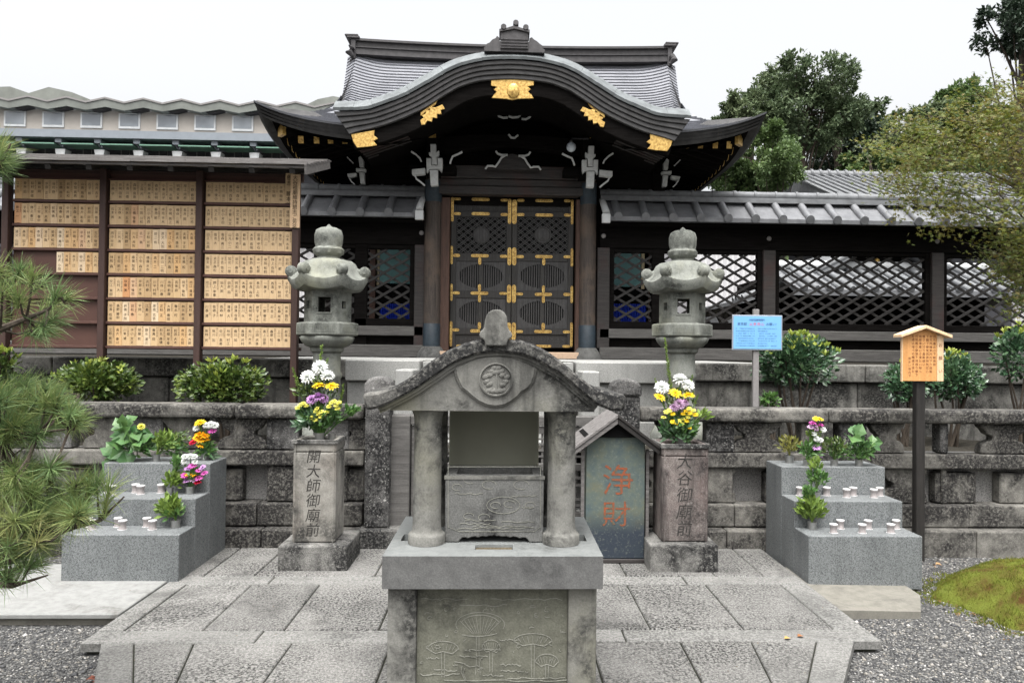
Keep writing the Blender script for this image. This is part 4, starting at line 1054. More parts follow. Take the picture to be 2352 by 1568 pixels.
# shield shaped relief with a crest roundel
q = lambda cx, cy, Y=YR+.04: (lambda p: (p.x, p.z))(at((860+cx*.3189)/1.0663, (740+cy*.3189)/1.0663, Y))
sh = [(785,500),(850,470),(930,435),(1020,412),(1110,406),(1200,412),(1290,436),(1370,470),(1428,505),(1420,560),(1400,620),(1370,660),(1320,690),(1290,725),(1240,765),(1180,798),(1110,808),(1040,798),(970,765),(915,722),(880,690),(840,660),(815,610),(795,560)]
sh = [q(*p) for p in sh]; shc = (sum(p[0] for p in sh)/len(sh), sum(p[1] for p in sh)/len(sh))
sb = obj('shield_relief', MB().prism(sh, YR+.036, YR+.052).prism([(shc[0]+(x-shc[0])*.95, shc[1]+(z-shc[1])*.94) for x, z in sh], YR+.028, YR+.037), M.altar, tymp, .004)
cc = q(1113, 592); m = MB(); Rr = .073
m.merge(MB().lathe([(Rr, 0), (Rr, .012), (Rr-.006, .014), (Rr-.009, .004), (.001, .004)], 40).xform(Matrix.Translation((cc[0], YR+.028, cc[1])) @ Matrix.Rotation(radians(90), 4, 'X')))
for k in range(9):      # two drooping flower sprays, abstract petals
    for sx in (-1, 1):
        a = radians(100-k*22); r0 = .018+.04*((k*37) % 10)/10
        x, z = cc[0]+sx*abs(cos(a))*(.02+r0*.55), cc[1]+sin(a)*(.02+r0*.7)
        m.merge(MB().lathe([(.011, 0), (.009, .006), (.001, .009)], 8).xform(Matrix.Translation((x, YR+.025, z)) @ Matrix.Rotation(radians(90), 4, 'X') @ Matrix.Scale(1.5, 4, (1, .4, 0))))
ribbon(m, [(cc[0], cc[1]-.055), (cc[0]+.003, cc[1]), (cc[0], cc[1]+.05)], .006, YR+.024, .005)
obj('crest_roundel', m, M.altar, sb, smooth=40)
fin = [(1113,55),(1150,59),(1180,80),(1197,115),(1200,155),(1204,190),(1215,215),(1232,232),(1238,255),(1232,275),(1213,280),(1200,300),(1193,335),(1032,335),(1026,300),(1012,280),(990,272),(984,250),(990,228),(1010,210),(1022,190),(1026,150),(1034,110),(1055,78),(1085,59)]
F3 = [q(x, y, YR-.02) for x, y in fin]
fo = obj('roof_finial', MB().prism(F3, YR-.02, YR+.14), M.altar, rf, .012, seg=2, label='rounded tablet shaped finial')
# incense burner box between the columns
bx0, bx1 = at(1022, 1240, 3.3).x, at(1247, 1240, 3.3).x; bzt = at(1130, 1092, 3.3).z
t = thing('incense_burner', 'carved rectangular stone incense burner standing between the altar columns', 'incense burner', ((bx0+bx1)/2, 3.45, ST))
wd = bx1-bx0; P = [(bx0, ST+.002), (bx0-.004, bzt)]; ft = wd*.14
cut = [(0, 0), (.02, .018), (.05, .034), (.10, .036), (.13, .028), (.18, .04), (.23, .044), (.27, .034), (.33, .046), (.39, .042), (.44, .05), (.47, .044), (.5, .058)]
cut = cut+[(1-a, b) for a, b in cut[::-1][1:]]
up = [(bx0, bzt-.004)]; outline = [(bx0, ST+.002), (bx0+.003-.006, bzt), (bx1+.003, bzt), (bx1, ST+.002)]+[(bx1-ft-(wd-2*ft)*a, ST+.002+b*.55) for a, b in cut]
m = MB(); m.prism(outline, 3.30, 3.345); m.prism(outline, 3.56, 3.605)
body = obj('body', m, M.altar_dark, t, .004)
obj('side_wall', MB().box(bx0-.002, bx0+.045, 3.346, 3.559, ST+.03, bzt-.001).box(bx1-.045, bx1+.002, 3.346, 3.559, ST+.03, bzt-.001), M.altar_dark, t)
obj('ash_bed', MB().box(bx0+.046, bx1-.046, 3.346, 3.559, ST+.06, bzt-.035), plain('grey ash', (.19, .19, .185), .95, .1, .25, 40, bump=.01), t)
obj('rim', MB().box(bx0-.006, bx1+.006, 3.296, 3.30, bzt-.016, bzt), M.altar, body)
m = MB()
def cq(cx, cy): p = at((900+cx*.3138)/1.0663, (1180+cy*.3138)/1.0663, 3.30); return (p.x, p.z)
def l2(pts, wd=.0025): ribbon(m, [cq(*p) for p in pts], wd, 3.30, .0018)
l2(earc(1060, 180, 130, 65)); l2([(630, -120), (1350, -120)]); l2([(630, -120), (630, 350), (720, 385), (1300, 385), (1350, 350), (1350, -120)])
for cx, cy, rx in ((790, 265, 40), (910, 275, 45), (1000, 180, 40), (1110, 170, 45), (700, 40, 40), (800, -20, 50), (1200, 20, 60), (950, 20, 55), (1270, 180, 40)): l2(earc(cx, cy, rx, rx*.6, 0, 300, 12))
for y, a, b in ((300, 760, 1000), (325, 720, 960), (345, 820, 1250), (360, 700, 1300), (310, 1040, 1300), (200, 1200, 1300), (90, 680, 900), (110, 1120, 1320)):
    rr = random.Random(y); l2([(a+(b-a)*i/10, y+rr.uniform(-8, 8)) for i in range(11)])
obj('line_carving', m, M.carve, body)
t = tag(obj('back_board', MB().box(at(1035, 1020, 3.9).x, at(1235, 1020, 3.9).x, 3.79, 3.815, ST+.002, RZ-.002), M.boardg, None, .003), 'plain olive grey board closing the back of the altar behind the burner', 'board')

# ------------------------------------------------------------------ inscribed flower pillars
def pillar(label, bx, px, ybase, ytop, text, shade, yb):
    Yf = gz((bx[0]+bx[1])/2, yb).y; x0, x1 = at(bx[0], yb, Yf).x, at(bx[1], yb, Yf).x
    d = (x1-x0); inset = .09; bh = at(bx[0], ybase, Yf).z
    a, b = at(px[0], 1150, Yf+inset).x, at(px[1], 1150, Yf+inset).x; zt_ = at(px[0], ytop, Yf+inset).z; pd = b-a
    t = thing('flower_pillar', label, 'stone pillar', ((x0+x1)/2, Yf+d/2, 0))
    obj('plinth', MB().box(x0, x1, Yf, Yf+d, -.02, bh), M.old4, t, .012, seg=2)
    m = MB(); y0, y1 = Yf+inset, Yf+inset+pd; bz = bh+.001
    m.box(a, b, y0, y1, bz, zt_-.09)
    w_ = .035; m.box(a, b, y0, y0+w_, zt_-.09, zt_); m.box(a, b, y1-w_, y1, zt_-.09, zt_); m.box(a, a+w_, y0+w_, y1-w_, zt_-.09, zt_); m.box(b-w_, b, y0+w_, y1-w_, zt_-.09, zt_)
    sh = obj('shaft', m, shade, t, .01)
    obj('lip', MB().box(a-.012, b+.012, y0-.012, y0, zt_-.03, zt_+.004).box(a-.012, a, y0+.001, y1, zt_-.03, zt_+.004).box(b, b+.012, y0+.001, y1, zt_-.03, zt_+.004), M.old4, sh, .004)
    for x in (a+.012, b-.02): obj('edge_fillet', MB().box(x, x+.008, y0-.004, y0+.001, bz, zt_-.031), shade, sh)
    m = MB(); n = len(text); h = (zt_-bh)*.86/n
    write(m, text, (a+b)/2-.005, zt_-.075-h*.4, y0-.0015, h*.98, h, shear=.14)
    obj('inscription', m, M.ink_stone, sh)
    return (a+b)/2, (y0+y1)/2, zt_-.09, y0, b-a
M.ink_stone = plain('dark inscription', (.05, .047, .044), .9, .1, .6, 40)
PA = pillar('broad stone pillar with a bouquet and legible brush inscription on a plinth', (637, 797), (672, 770), 1253, 1010, '開大師御廟前', M.old3, 1310)
PB = pillar('narrow reddish stone pillar with a bouquet on a plinth beside the collection box', (1493, 1650), (1521, 1627), 1251, 1020, '大谷御廟前', M.pillar2, 1313)

# ------------------------------------------------------------------ collection box
Yc = gz(1412, 1292).y; c0, c1 = at(1346, 1150, Yc).x, at(1481, 1150, Yc).x; ct = at(1412, 1003, Yc).z; cxm = (c0+c1)/2
t = thing('collection_box', 'tall blue green collection box with flaking orange characters and little gabled roof', 'collection box', (cxm, Yc+.2, 0))
dp = .40
obj('base_frame', MB().box(c0-.01, c1+.01, Yc-.01, Yc+dp+.01, .0, .03), M.beam, t, .004)
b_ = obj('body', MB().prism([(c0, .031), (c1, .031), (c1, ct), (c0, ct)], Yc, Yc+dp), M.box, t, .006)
obj('gable_board', MB().prism([(c0-.02, ct+.002), (c1+.02, ct+.002), (cxm, ct+.15)], Yc-.03, Yc+dp), M.blackhole, t)  # black triangle modelled for the shadow beneath the little roof
m = MB(); write(m, '浄', cxm+.018, at(1412, 1101, Yc).z, Yc-.002, .25, sx=1.0); write(m, '財', cxm+.006, at(1412, 1179, Yc).z, Yc-.002, .205, sx=1.12)
obj('painted_characters', m, M.red, b_)
pk = at(1416, 951, Yc-.08)
for sx in (-1, 1):
    m = MB(); e = V((cxm+sx*.33, 0, pk.z-.245)); p_ = V((cxm, 0, pk.z))
    d = (e-p_).normalized(); nrm = V((-d.z, 0, d.x))*(1 if sx < 0 else -1); nrm = V((0, 0, 1))
    th = .02
    poly = [(p_.x, p_.z), (e.x, e.z), (e.x, e.z-th*1.3), (p_.x, p_.z-th*1.3)]
    m.prism(poly, Yc-.10, Yc+dp+.08)
    r = obj('roof_board', m, M.shake if sx < 0 else M.darkpole, t, .003)
    poly = [(p_.x, p_.z-.028), (e.x, e.z-.028), (e.x-sx*.01, e.z-.06), (p_.x, p_.z-.072)]
    obj('bargeboard', MB().prism(poly, Yc-.09, Yc-.065), M.shake if sx < 0 else M.darkpole, r, .003)
[obj('side_post', MB().box(a_, a_+.023, Yc+.02, Yc+.06, 0, ct-.10), M.shake, t) for a_ in (c0-.035, c1+.012)]

# ------------------------------------------------------------------ stepped granite stands
STZ = (.318, .512, .728)
def stand(label, x0, x1, yf, mir_):
    t = thing('stepped_stand', label, 'granite stand', ((x0+x1)/2, yf+.4, 0)); ys = (yf, yf+.265, yf+.52, yf+.86)
    for i in range(3):
        obj('step_block', MB().box(x0+.0*i, x1, ys[i]+.0005*i, ys[i+1]-.001, -.06, STZ[i]), M.granite, t, .006, seg=2)
    return ys
GLx0, GLx1 = at(140, 1300, 5.19).x, at(410, 1300, 5.19).x
GRx0, GRx1 = at(1856, 1300, 5.2).x, at(2117, 1300, 5.2).x
ysL = stand('grey granite stand of three steps behind the pine branches', GLx0, GLx1, 5.19, 0)
ysR = stand('grey granite stand of three steps beside the cedar notice sign', GRx0, GRx1, 5.19, 1)

# cups and vases on the steps
def cupset(nm):
    def mk(loc, label, group):
        t = thing('candle_cup', label, 'cup', loc, group)
        obj('cup', MB().lathe([(.027, .002), (.027, .006), (.0245, .010), (.024, .03), (.0255, .046), (.028, .05), (.0285, .058), (.028, .058), (.026, .05), (.001, .047)], 20), M.cupbody, t, smooth=50)
        obj('saucer', MB().lathe([(.031, 0), (.032, .003), (.027, .004), (.001, .003)], 20), M.cup, t, smooth=50)
        obj('lid', MB().lathe([(.029, .0585), (.0295, .064), (.026, .067), (.001, .067)], 20), M.cup, t, smooth=50)
        return t
    return mk
mkcup = cupset('c'); proto = None
def place_cup(x, y, z, label, group):
    global proto
    if proto is None: proto = mkcup((0, 0, 0), label, group); o = proto
    else: o = copy_tree(proto)
    o.location = (x, y, z); o['label'] = label; o['group'] = group; return o
q6 = lambda cx, cy: ((1850+cx*.319)/1.0663, (950+cy*.319)/1.0663)
q7 = lambda cx, cy: ((cx*.3061)/1.0663, (950+cy*.3061)/1.0663)
def tierclamp(pp, z, mg):
    p = gz(*pp, z); i = STZ.index(z); ys = ysL if p.x < 0 else ysR; Y = min(max(p.y, ys[i]+mg), ys[i+1]-mg)
    q = at(*pp, Y); return V((q.x, Y, z))
def cups(side, tier, row, pts, qf, z):
    side_ = 'stand under the notice board' if side == 'L' else 'stand beside the cedar sign'
    P = [tierclamp(qf(*p), z, .036) for p in pts]
    for i, p in enumerate(P):
        nm = ORD[i]+' from the left' if len(P) > 1 else 'lone'
        place_cup(p.x, p.y, z, f'white lidded cup, {nm}, {row} row, {tier} step, {side_}', 'lidded candle cups on the granite stands')
cups('R', 'lowest', 'front', [(600,1110),(820,1112),(1040,1110)], q6, STZ[0]); cups('R', 'lowest', 'back', [(652,1078),(866,1080),(1080,1078)], q6, STZ[0])
cups('R', 'middle', 'front', [(700,838),(910,840)], q6, STZ[1]); cups('R', 'middle', 'back', [(342,815),(548,815),(752,818),(955,815)], q6, STZ[1])
cups('L', 'lowest', 'front', [(735,1130),(980,1130),(1220,1130)], q7, STZ[0]); cups('L', 'lowest', 'back', [(705,1098),(945,1098),(1175,1098)], q7, STZ[0])
cups('L', 'middle', 'front', [(900,850),(1125,848)], q7, STZ[1]); cups('L', 'middle', 'back', [(868,822),(1085,820),(1290,822)], q7, STZ[1])
# ------------------------------------------------------------------ stone lanterns
def lantern(loc, rz, label):
    t = thing('stone_lantern', label, 'stone lantern', (0, 0, 0), 'pair of stone lanterns')
    hexr = lambda R: (lambda r, a, i: (r*cos(pi/6)/cos((a % (pi/3))-pi/6)/1.0*.5*(1+cos(pi/6))/.933, 0))
    def hx(prof, n=6, rot=0): return MB().lathe(prof, n, rot=rot)
    obj('base', hx([(.40, -.03), (.40, .16), (.37, .19), (.30, .20)]), M.lantern, t, .012, seg=2)
    obj('lower_lotus', MB().lathe([(.28, .201), (.285, .26), (.24, .34), (.18, .40), (.16, .41)], 36, rf=lambda r, a, i: (r*(1+.05*abs(sin(6*a))), 0)), M.lantern, t, smooth=50)
    obj('shaft', MB().lathe([(.155, .41), (.155, .44), (.142, .47), (.126, .50), (.126, .78), (.137, .80), (.139, .83), (.126, .85), (.124, 1.02), (.15, 1.04), (.155, 1.07)], 28), M.lantern, t, smooth=40)
    obj('lotus_bowl', MB().lathe([(.15, 1.071), (.19, 1.09), (.225, 1.13), (.24, 1.165), (.235, 1.18)], 48, rf=lambda r, a, i: (r*(1+.045*abs(sin(8*a)) if 0 < i < 4 else r), 0) if 0 < i < 4 else (r, 0)), M.lantern, t, smooth=60)
    p = obj('platform', hx([(.26, 1.181), (.285, 1.19), (.285, 1.295), (.26, 1.305), (.22, 1.31)]), M.lantern, t, .006)
    m = MB()
    for k in range(6):
        a = pi/3*k+pi/6; n = V((cos(a), sin(a), 0)); s_ = V((-sin(a), cos(a), 0)); ap = .285*cos(pi/6)
        for j in range(-6, 7):
            if abs(j) == 6 or True: c = n*(ap+.002)+s_*(j*.0155); m.bar(c+V((0, 0, 1.215)), c+V((0, 0, 1.272)), .006, .008, n)
    obj('fluting', m, M.lantern, p)
    m = MB(); R = .215; ap = R*cos(pi/6); hs = R*.5
    for k in range(6):
        a = pi/3*k+pi/6; n = V((cos(a), sin(a), 0)); s_ = V((-sin(a), cos(a), 0))
        def pl(u0, u1, z0, z1, d0=0, d1=.035):
            P = []
            for z in (z0, z1):
                for u, d in ((u0, d0), (u1, d0), (u1, d1), (u0, d1)): P.append(n*(ap-d)+s_*u*(1-d*.6)+V((0, 0, z)))
            m.add(P, [(0,1,5,4),(1,2,6,5),(2,3,7,6),(3,0,4,7),(4,5,6,7),(3,2,1,0)])
        if k in (1, 4):
            pl(-hs, -.055, 1.31, 1.59); pl(.055, hs, 1.31, 1.59); pl(-.055, .055, 1.31, 1.395); pl(-.055, .055, 1.53, 1.59)
            pl(-.068, -.056, 1.38, 1.545, -.006, 0); pl(.056, .068, 1.38, 1.545, -.006, 0); pl(-.055, .055, 1.38, 1.394, -.006, 0); pl(-.055, .055, 1.531, 1.545, -.006, 0)
        else:
            pl(-hs, -.03, 1.31, 1.59); pl(.03, hs, 1.31, 1.59); pl(-.03, .03, 1.31, 1.43); pl(-.03, .03, 1.50, 1.59)
            pl(-.03, .03, 1.43, 1.50, .03, .034) if k % 2 == 0 else None
    obj('firebox', m, M.lantern, t)
    def rr(r, a, i):
        c = abs(((a/(pi/3)) % 1)-.5)*2; c = c**2.2; fl = min(1, max(0, (r-.17)/.18))
        hexf = cos(pi/6)/cos(((a+0) % (pi/3))-pi/6)
        return (r*((1-fl)+fl*(.92+.12*(hexf-cos(pi/6))/(1-cos(pi/6)))), fl*.055*c if i > 1 else fl*.04*c)
    obj('roof', MB().lathe([(.19, 1.585), (.32, 1.60), (.355, 1.645), (.355, 1.69), (.325, 1.705), (.285, 1.745), (.262, 1.79), (.245, 1.83), (.21, 1.868), (.16, 1.888), (.12, 1.893), (.11, 1.90)], 60, rf=rr), M.lantern, t, smooth=45)
    for k in range(6):
        a = pi/3*k; n = V((cos(a), sin(a), 0)); s_ = V((-sin(a), cos(a), 0)); c = n*.335+V((0, 0, 1.775))
        m = MB(); m.tube([c-s_*.042, c-s_*.03, c+s_*.03, c+s_*.042], [.038, .053, .053, .038], 14); m.tube([c-s_*.05, c+s_*.05], .02, 10)
        m.tube([n*.25+V((0, 0, 1.79)), n*.30+V((0, 0, 1.765)), n*.335+V((0, 0, 1.755))], [.03, .035, .03], 8)
        obj('roof_scroll', m, M.lantern, t, smooth=50)
    obj('finial', MB().lathe([(.11, 1.90), (.10, 1.915), (.115, 1.93), (.135, 1.945), (.14, 1.985), (.125, 2.0), (.118, 2.01), (.128, 2.05), (.13, 2.12), (.115, 2.165), (.08, 2.185), (.03, 2.195), (.012, 2.215), (.001, 2.222)], 36, rf=lambda r, a, i: (r*(1+.03*sin(8*a)) if 2 < i < 6 else r, 0)), M.lantern, t, smooth=45)
    t.location = loc; t.rotation_euler = (0, 0, rz); return t
la = at(753, 700, 6.95); lb = at(1567, 700, 6.95)
zA = at(752, 515, 6.95).z-2.222
L1_ = lantern((la.x, 6.95, zA), radians(4), 'tall hexagonal stone lantern beside the wooden notice board')
L2_ = copy_tree(L1_); L2_.location = (lb.x, 6.95, at(1567, 522, 6.95).z-2.222); L2_.rotation_euler = (0, 0, radians(-10)); L2_['label'] = 'tall hexagonal stone lantern to the left of the blue notice sign'
for o_, z_ in ((L1_, 0),): pass

# ------------------------------------------------------------------ notice board of name plaques
BY = 7.3
bx = lambda px, y=600: at(px, y, BY).x
bz = lambda y, px=350: at(px, y, BY).z
brd = thing('notice_board', 'big roofed wooden notice board filled with rows of inscribed name plaques', 'notice board', (bx(350), BY, .72))
for i, (pt, pb) in enumerate(((22, 8), (240, 236), (460, 456), (682, 676))):
    x = bx((pt+pb)/2+1, 610); obj('post', MB().box(x-.031, x+.031, BY-.05, BY+.03, .66, bz(392)), M.redpost, brd, .004)
obj('crossbar', MB().box(bx(10), bx(690), BY+.035, BY+.09, bz(409), bz(385)), M.redpost, brd, .004)
obj('crossbar', MB().box(bx(10), bx(690), BY+.035, BY+.09, bz(802), bz(794)), M.redpost, brd, .004)
rows = [(411.5+4.3, 55.35)]
z0_ = bz(415.8); pit = (bz(415.8)-bz(747.7))/6; ph = bz(415.8)-bz(461.5)
bays = [(bx(31), bx(229)), (bx(249.8), bx(449)), (bx(470.5), bx(669.5))]
for a, b in bays: obj('back_panel', MB().box(a-.02, b+.02, BY+.03, BY+.034, z0_-pit*6-ph-.03, z0_+.07), M.redpanel, brd)
for a, b in bays:
    for r in range(7): obj('shelf_rail', MB().box(a-.018, b+.018, BY-.012, BY+.028, z0_-pit*r-ph-.03, z0_-pit*r-ph-.004), M.railw, brd, .003)
    obj('shelf_rail', MB().box(a-.018, b+.018, BY-.0, BY+.028, z0_+.004, z0_+.02), M.railw, brd, .003)
pr = random.Random(21); todo = []
for bi in (2, 1, 0):
    a, b = bays[bi]; w_ = (b-a)/12
    for r in range(7):
        for c in range(11, -1, -1):
            if bi == 2 and r == 0 and c == 11: continue
            if bi == 0 and (r > 3 or (r == 3 and c < 6)): continue
            todo.append((a+w_*c, z0_-pit*r, w_))
def plaque_mesh(m, x, z, w_):
    x0, x1 = x+.0008, x+w_-.0008; y = BY-pr.uniform(0, .003); zz = z-pr.uniform(0, .003)
    m.c = 0; m.box(x0, x1, y, y+.012, zz-ph, zz)
    m.c = 1
    big = ''.join(pr.choice(NAMECH) for _ in range(4)); s = w_*.46; gap = pr.uniform(.0, .012); st = ph*.185
    yy = y-.0008
    write(m, big[:2], x0+w_*.40, zz-.042, yy, s, st); write(m, big[2:2+pr.choice((1, 2, 2))], x0+w_*.40, zz-.042-2*st-gap-.006, yy, s, st)
    m.c = 2; k = pr.choice((5, 6, 7, 8)); sm = ''.join(pr.choice(NAMECH) for _ in range(k)); write(m, sm, x0+w_*.83, zz-.018, yy, w_*.22, w_*.235)
rest = MB()
for i, (x, z, w_) in enumerate(todo):
    if i < 100: m = MB(); plaque_mesh(m, x, z, w_); obj('name_plaque', m, [M.plaque, M.ink, M.ink2], brd)
    else: plaque_mesh(rest, x, z, w_)
o = obj('name_plaques', rest, [M.plaque, M.ink, M.ink2], brd); o['kind'] = 'stuff'
a, b = bays[2]; w_ = (b-a)/12
m = MB(); m.box(a+w_*11+.002, b, BY-.006, BY+.01, z0_-ph-.0, z0_+.10); m.c = 1; write(m, '懇志 願本谷', a+w_*11.5, z0_+.055, BY-.008, .05, .052); obj('title_plaque', m, [M.plaque, M.ink], brd)
m = MB(); x = bx(682, 460); m.box(x-.045, x+.045, BY-.066, BY-.052, bz(520), bz(398)); m.c = 1; write(m, '大谷祖廟維持懇志ご芳名', x, bz(406), BY-.068, .05, .0475); obj('title_plaque', m, [M.paleced, M.ink], brd)
# roof of overlapping thin boards
RX0, RX1 = at(-120, 372, 6.9).x, at(705, 380, 6.85).x
zf_, zb_ = at(690, 381, 6.85).z, at(690, 369, 7.75).z
m = MB(); rr = random.Random(8); nb = 7
for k in range(nb):
    ya, yb = 6.85+.9*k/nb, 6.85+.9*(k+1)/nb+.05; x = RX0
    while x < RX1:
        xe = min(RX1, x+rr.uniform(.5, 1.2)); za = zf_+(zb_-zf_)*k/nb+.012+rr.uniform(0, .006); zb2 = zf_+(zb_-zf_)*(k+1)/nb+.004
        m.add([(x, ya, za), (xe, ya, za+rr.uniform(-.002, .002)), (xe, yb, zb2), (x, yb, zb2), (x, ya, za+.012), (xe, ya, za+.012), (xe, yb, zb2+.012), (x, yb, zb2+.012)], [(0,3,2,1),(4,5,6,7),(0,1,5,4),(1,2,6,5),(2,3,7,6),(3,0,4,7)])
        x = xe+.004
rf_ = obj('roof', m, M.shake, brd)
m = MB()
for k in range(9): x = RX0+.15+(RX1-RX0-.3)*k/8; m.bar((x, 6.90, zf_-.03), (x, 7.74, zb_-.03), .05, .06)
obj('rafters', m, M.darkpole, rf_)
obj('eave_batten', MB().box(RX0+.02, RX1-.02, 6.88, 6.91, zf_-.012, zf_+.006), M.shake, rf_)
obj('gable_board', MB().bar((RX1-.015, 6.86, zf_-.03), (RX1-.015, 7.76, zb_-.03), .022, .09), M.shake, rf_)
obj('purlin', MB().box(RX0+.1, RX1-.06, BY-.02, BY+.05, bz(392), bz(383)), M.darkpole, rf_)

# ------------------------------------------------------------------ signs
SY = 6.75
t = thing('notice_sign', 'light blue printed notice sign on a grey post by the round bush', 'sign', (at(1735, 900, SY).x, SY, .72))
x = at(1735, 870, SY).x; obj('post', MB().box(x-.027, x+.027, SY-.02, SY+.02, .68, at(1735, 735, SY).z+.1), M.greypole, t, .004)
x0, x1, z0, z1 = GB(1680, 723, 1798, 805, SY-.03)
obj('frame', MB().box(x0, x1, SY-.036, SY-.024, z0, z1), M.signframe, t, .004)
m = MB(); m.c = 0; m.box(x0+.012, x1-.012, SY-.039, SY-.0365, z0+.014, z1-.012); W_ = x1-x0; H_ = z1-z0; yy = SY-.0402
m.c = 1; write(m, '大谷祖廟寺務所', x0+W_*.35, z1-.045, yy, .024, .021, False); write(m, '東京都', x0+W_*.13, z1-.083, yy, .03, .03, False); write(m, 'のお願い!' if False else 'お願い!', x0+W_*.70, z1-.083, yy, .03, .03, False)
rr = random.Random(2)
for k in range(8):
    z = z1-.125-k*.0225
    for u0, u1 in ((.08, .46), (.52, .92)):
        n = int((u1-u0)*W_/.011); 
        if k in (1, 6) and u0 > .5: n //= 2
        for j in range(n):
            if rr.random() < .12: continue
            write(m, rr.choice('お参り花灯火気心用場所下さ境内'), x0+W_*u0+j*.011, z, yy, .0115, .0115, False)
m.c = 2; write(m, '火気用心', x0+W_*.37, z1-.083, yy, .032, .036, False)
obj('printed_sheet', m, [M.bluesign, M.signink, M.signred], t)
CY = 5.98
xp = at(2110, 1000, CY).x
t = thing('cedar_sign', 'roofed orange cedar notice sign on a tall dark post beside the granite stand', 'sign', (xp, CY, -.07))
obj('post', MB().box(xp-.037, xp+.037, CY-.035, CY+.035, -.1, at(2110, 878, CY).z+.2), M.darkpole, t, .006)
obj('peg', MB().bar((xp+.04, CY-.01, at(2110, 1168, CY).z+.01), (xp+.085, CY-.03, at(2110, 1180, CY).z), .02, .02), M.darkpole, t)
fy = CY-.05
x0, x1, z0, z1 = GB(2070, 770, 2167, 876, fy)
zpk = at(2120, 755, fy).z; xc = (x0+x1)/2; xs = x0+(x1-x0)*.84
pb = obj('board', MB().prism([(x0, z0), (xs-.001, z0), (xs-.001, z1+(zpk-z1)*.32), (xc, zpk), (x0, z1)], fy-.012, fy+.008), M.cedar, t, .002)
obj('title_strip', MB().box(xs+.001, x1, fy-.014, fy+.008, z0, z1+.004), M.paleced, t, .002)
obj('edge_strip', MB().box(x0-.008, x0-.0005, fy-.014, fy+.008, z0-.004, z1-.004), M.paleced, t)
m = MB(); rr = random.Random(6)
for k in range(8):
    x = xs-.022-k*.0295; n = rr.choice((9, 10, 11, 12)); zz = z1-.005
    if k == 7: zz = z0+(z1-z0)*.5; n = 6
    for j in range(n): write(m, rr.choice('お墓参りの皆様へ花灯供物火気心用境内殿願い下さ'), x, zz-j*.0285, fy-.0132, .024)
write(m, 'お知らせ'[:1]+'  願  い', (xs+x1)/2, z1-.075, fy-.0152, .034, .035)
obj('brush_writing', m, plain('faded brown ink', (.16, .06, .03), .8, .1, .2), pb)
for sx in (-1, 1):
    e = at(2062 if sx < 0 else 2178, 768 if sx < 0 else 770, fy); p_ = (xc, zpk+.028)
    obj('roof_board', MB().prism([p_, (e.x, e.z), (e.x-sx*.0, e.z-.024), (xc, zpk+.002)], fy-.06, fy+.07), M.paleced, t, .002)

# ------------------------------------------------------------------ buildings beyond
by = 30.0
bd = thing('building', 'long pale building with zigzag roof edges and square windows behind the notice board', 'building', (at(300, 300, by).x, by, 0))
bxx = lambda px, y=280: at(px, y, by).x
def bzz(y, Y=None): return at(300, y, Y or by).z
per = bxx(376)-bxx(289); XL = bxx(33)-per*4.0
zW0, zW1 = bzz(299), bzz(238)
XR_ = bxx(900)
obj('upper_wall', MB().box(XL, XR_, by, by+6, bzz(310), bzz(236)), M.bldg, bd)
wx = [35.5+87.2*k for k in range(8)]
for k in range(-2, 8):
    cxw = bxx(35.5)+per*k; h = .4
    wf = obj('window', MB().box(cxw-.42, cxw+.42, by-.05, by+.02, bzz(296.5), bzz(261.5)), M.plaster, bd)
    obj('pane', MB().box(cxw-.355, cxw+.355, by-.06, by-.04, bzz(291), bzz(264.5)), M.glass, wf)
def zigzag(yc, amp, y0, y1, thick, xa, xb, phase, name, mat):
    n = int((xb-xa)/(per/2)); A = []; Bq = []
    for i in range(n+1):
        x = xa+i*per/2; z = bzz(yc, y0)+(amp if (i+phase) % 2 == 0 else -amp); A.append((x, z)); Bq.append((x, z-thick))
    return obj(name, MB().band(A, Bq, y0, y1), mat, bd)
zigzag(229, .09, by-.4, by+6, .07, bxx(33)-per*3, XR_, 1, 'roof_edge', M.greypole)
zigzag(231, .07, by-.37, by+5.9, .34, bxx(33)-per*3, XR_, 1, 'roof', M.bldgroof)
zigzag(249, .09, by-.3, by-.02, .05, bxx(33)-per*3+per/4, XR_, 1, 'lower_roof_edge', M.roofdark)
zigzag(243, .05, by-.12, by+.02, .2, bxx(33)-per*3+per/4, XR_, 1, 'eave_board', plain('shaded eave', (.33, .32, .31), .9))
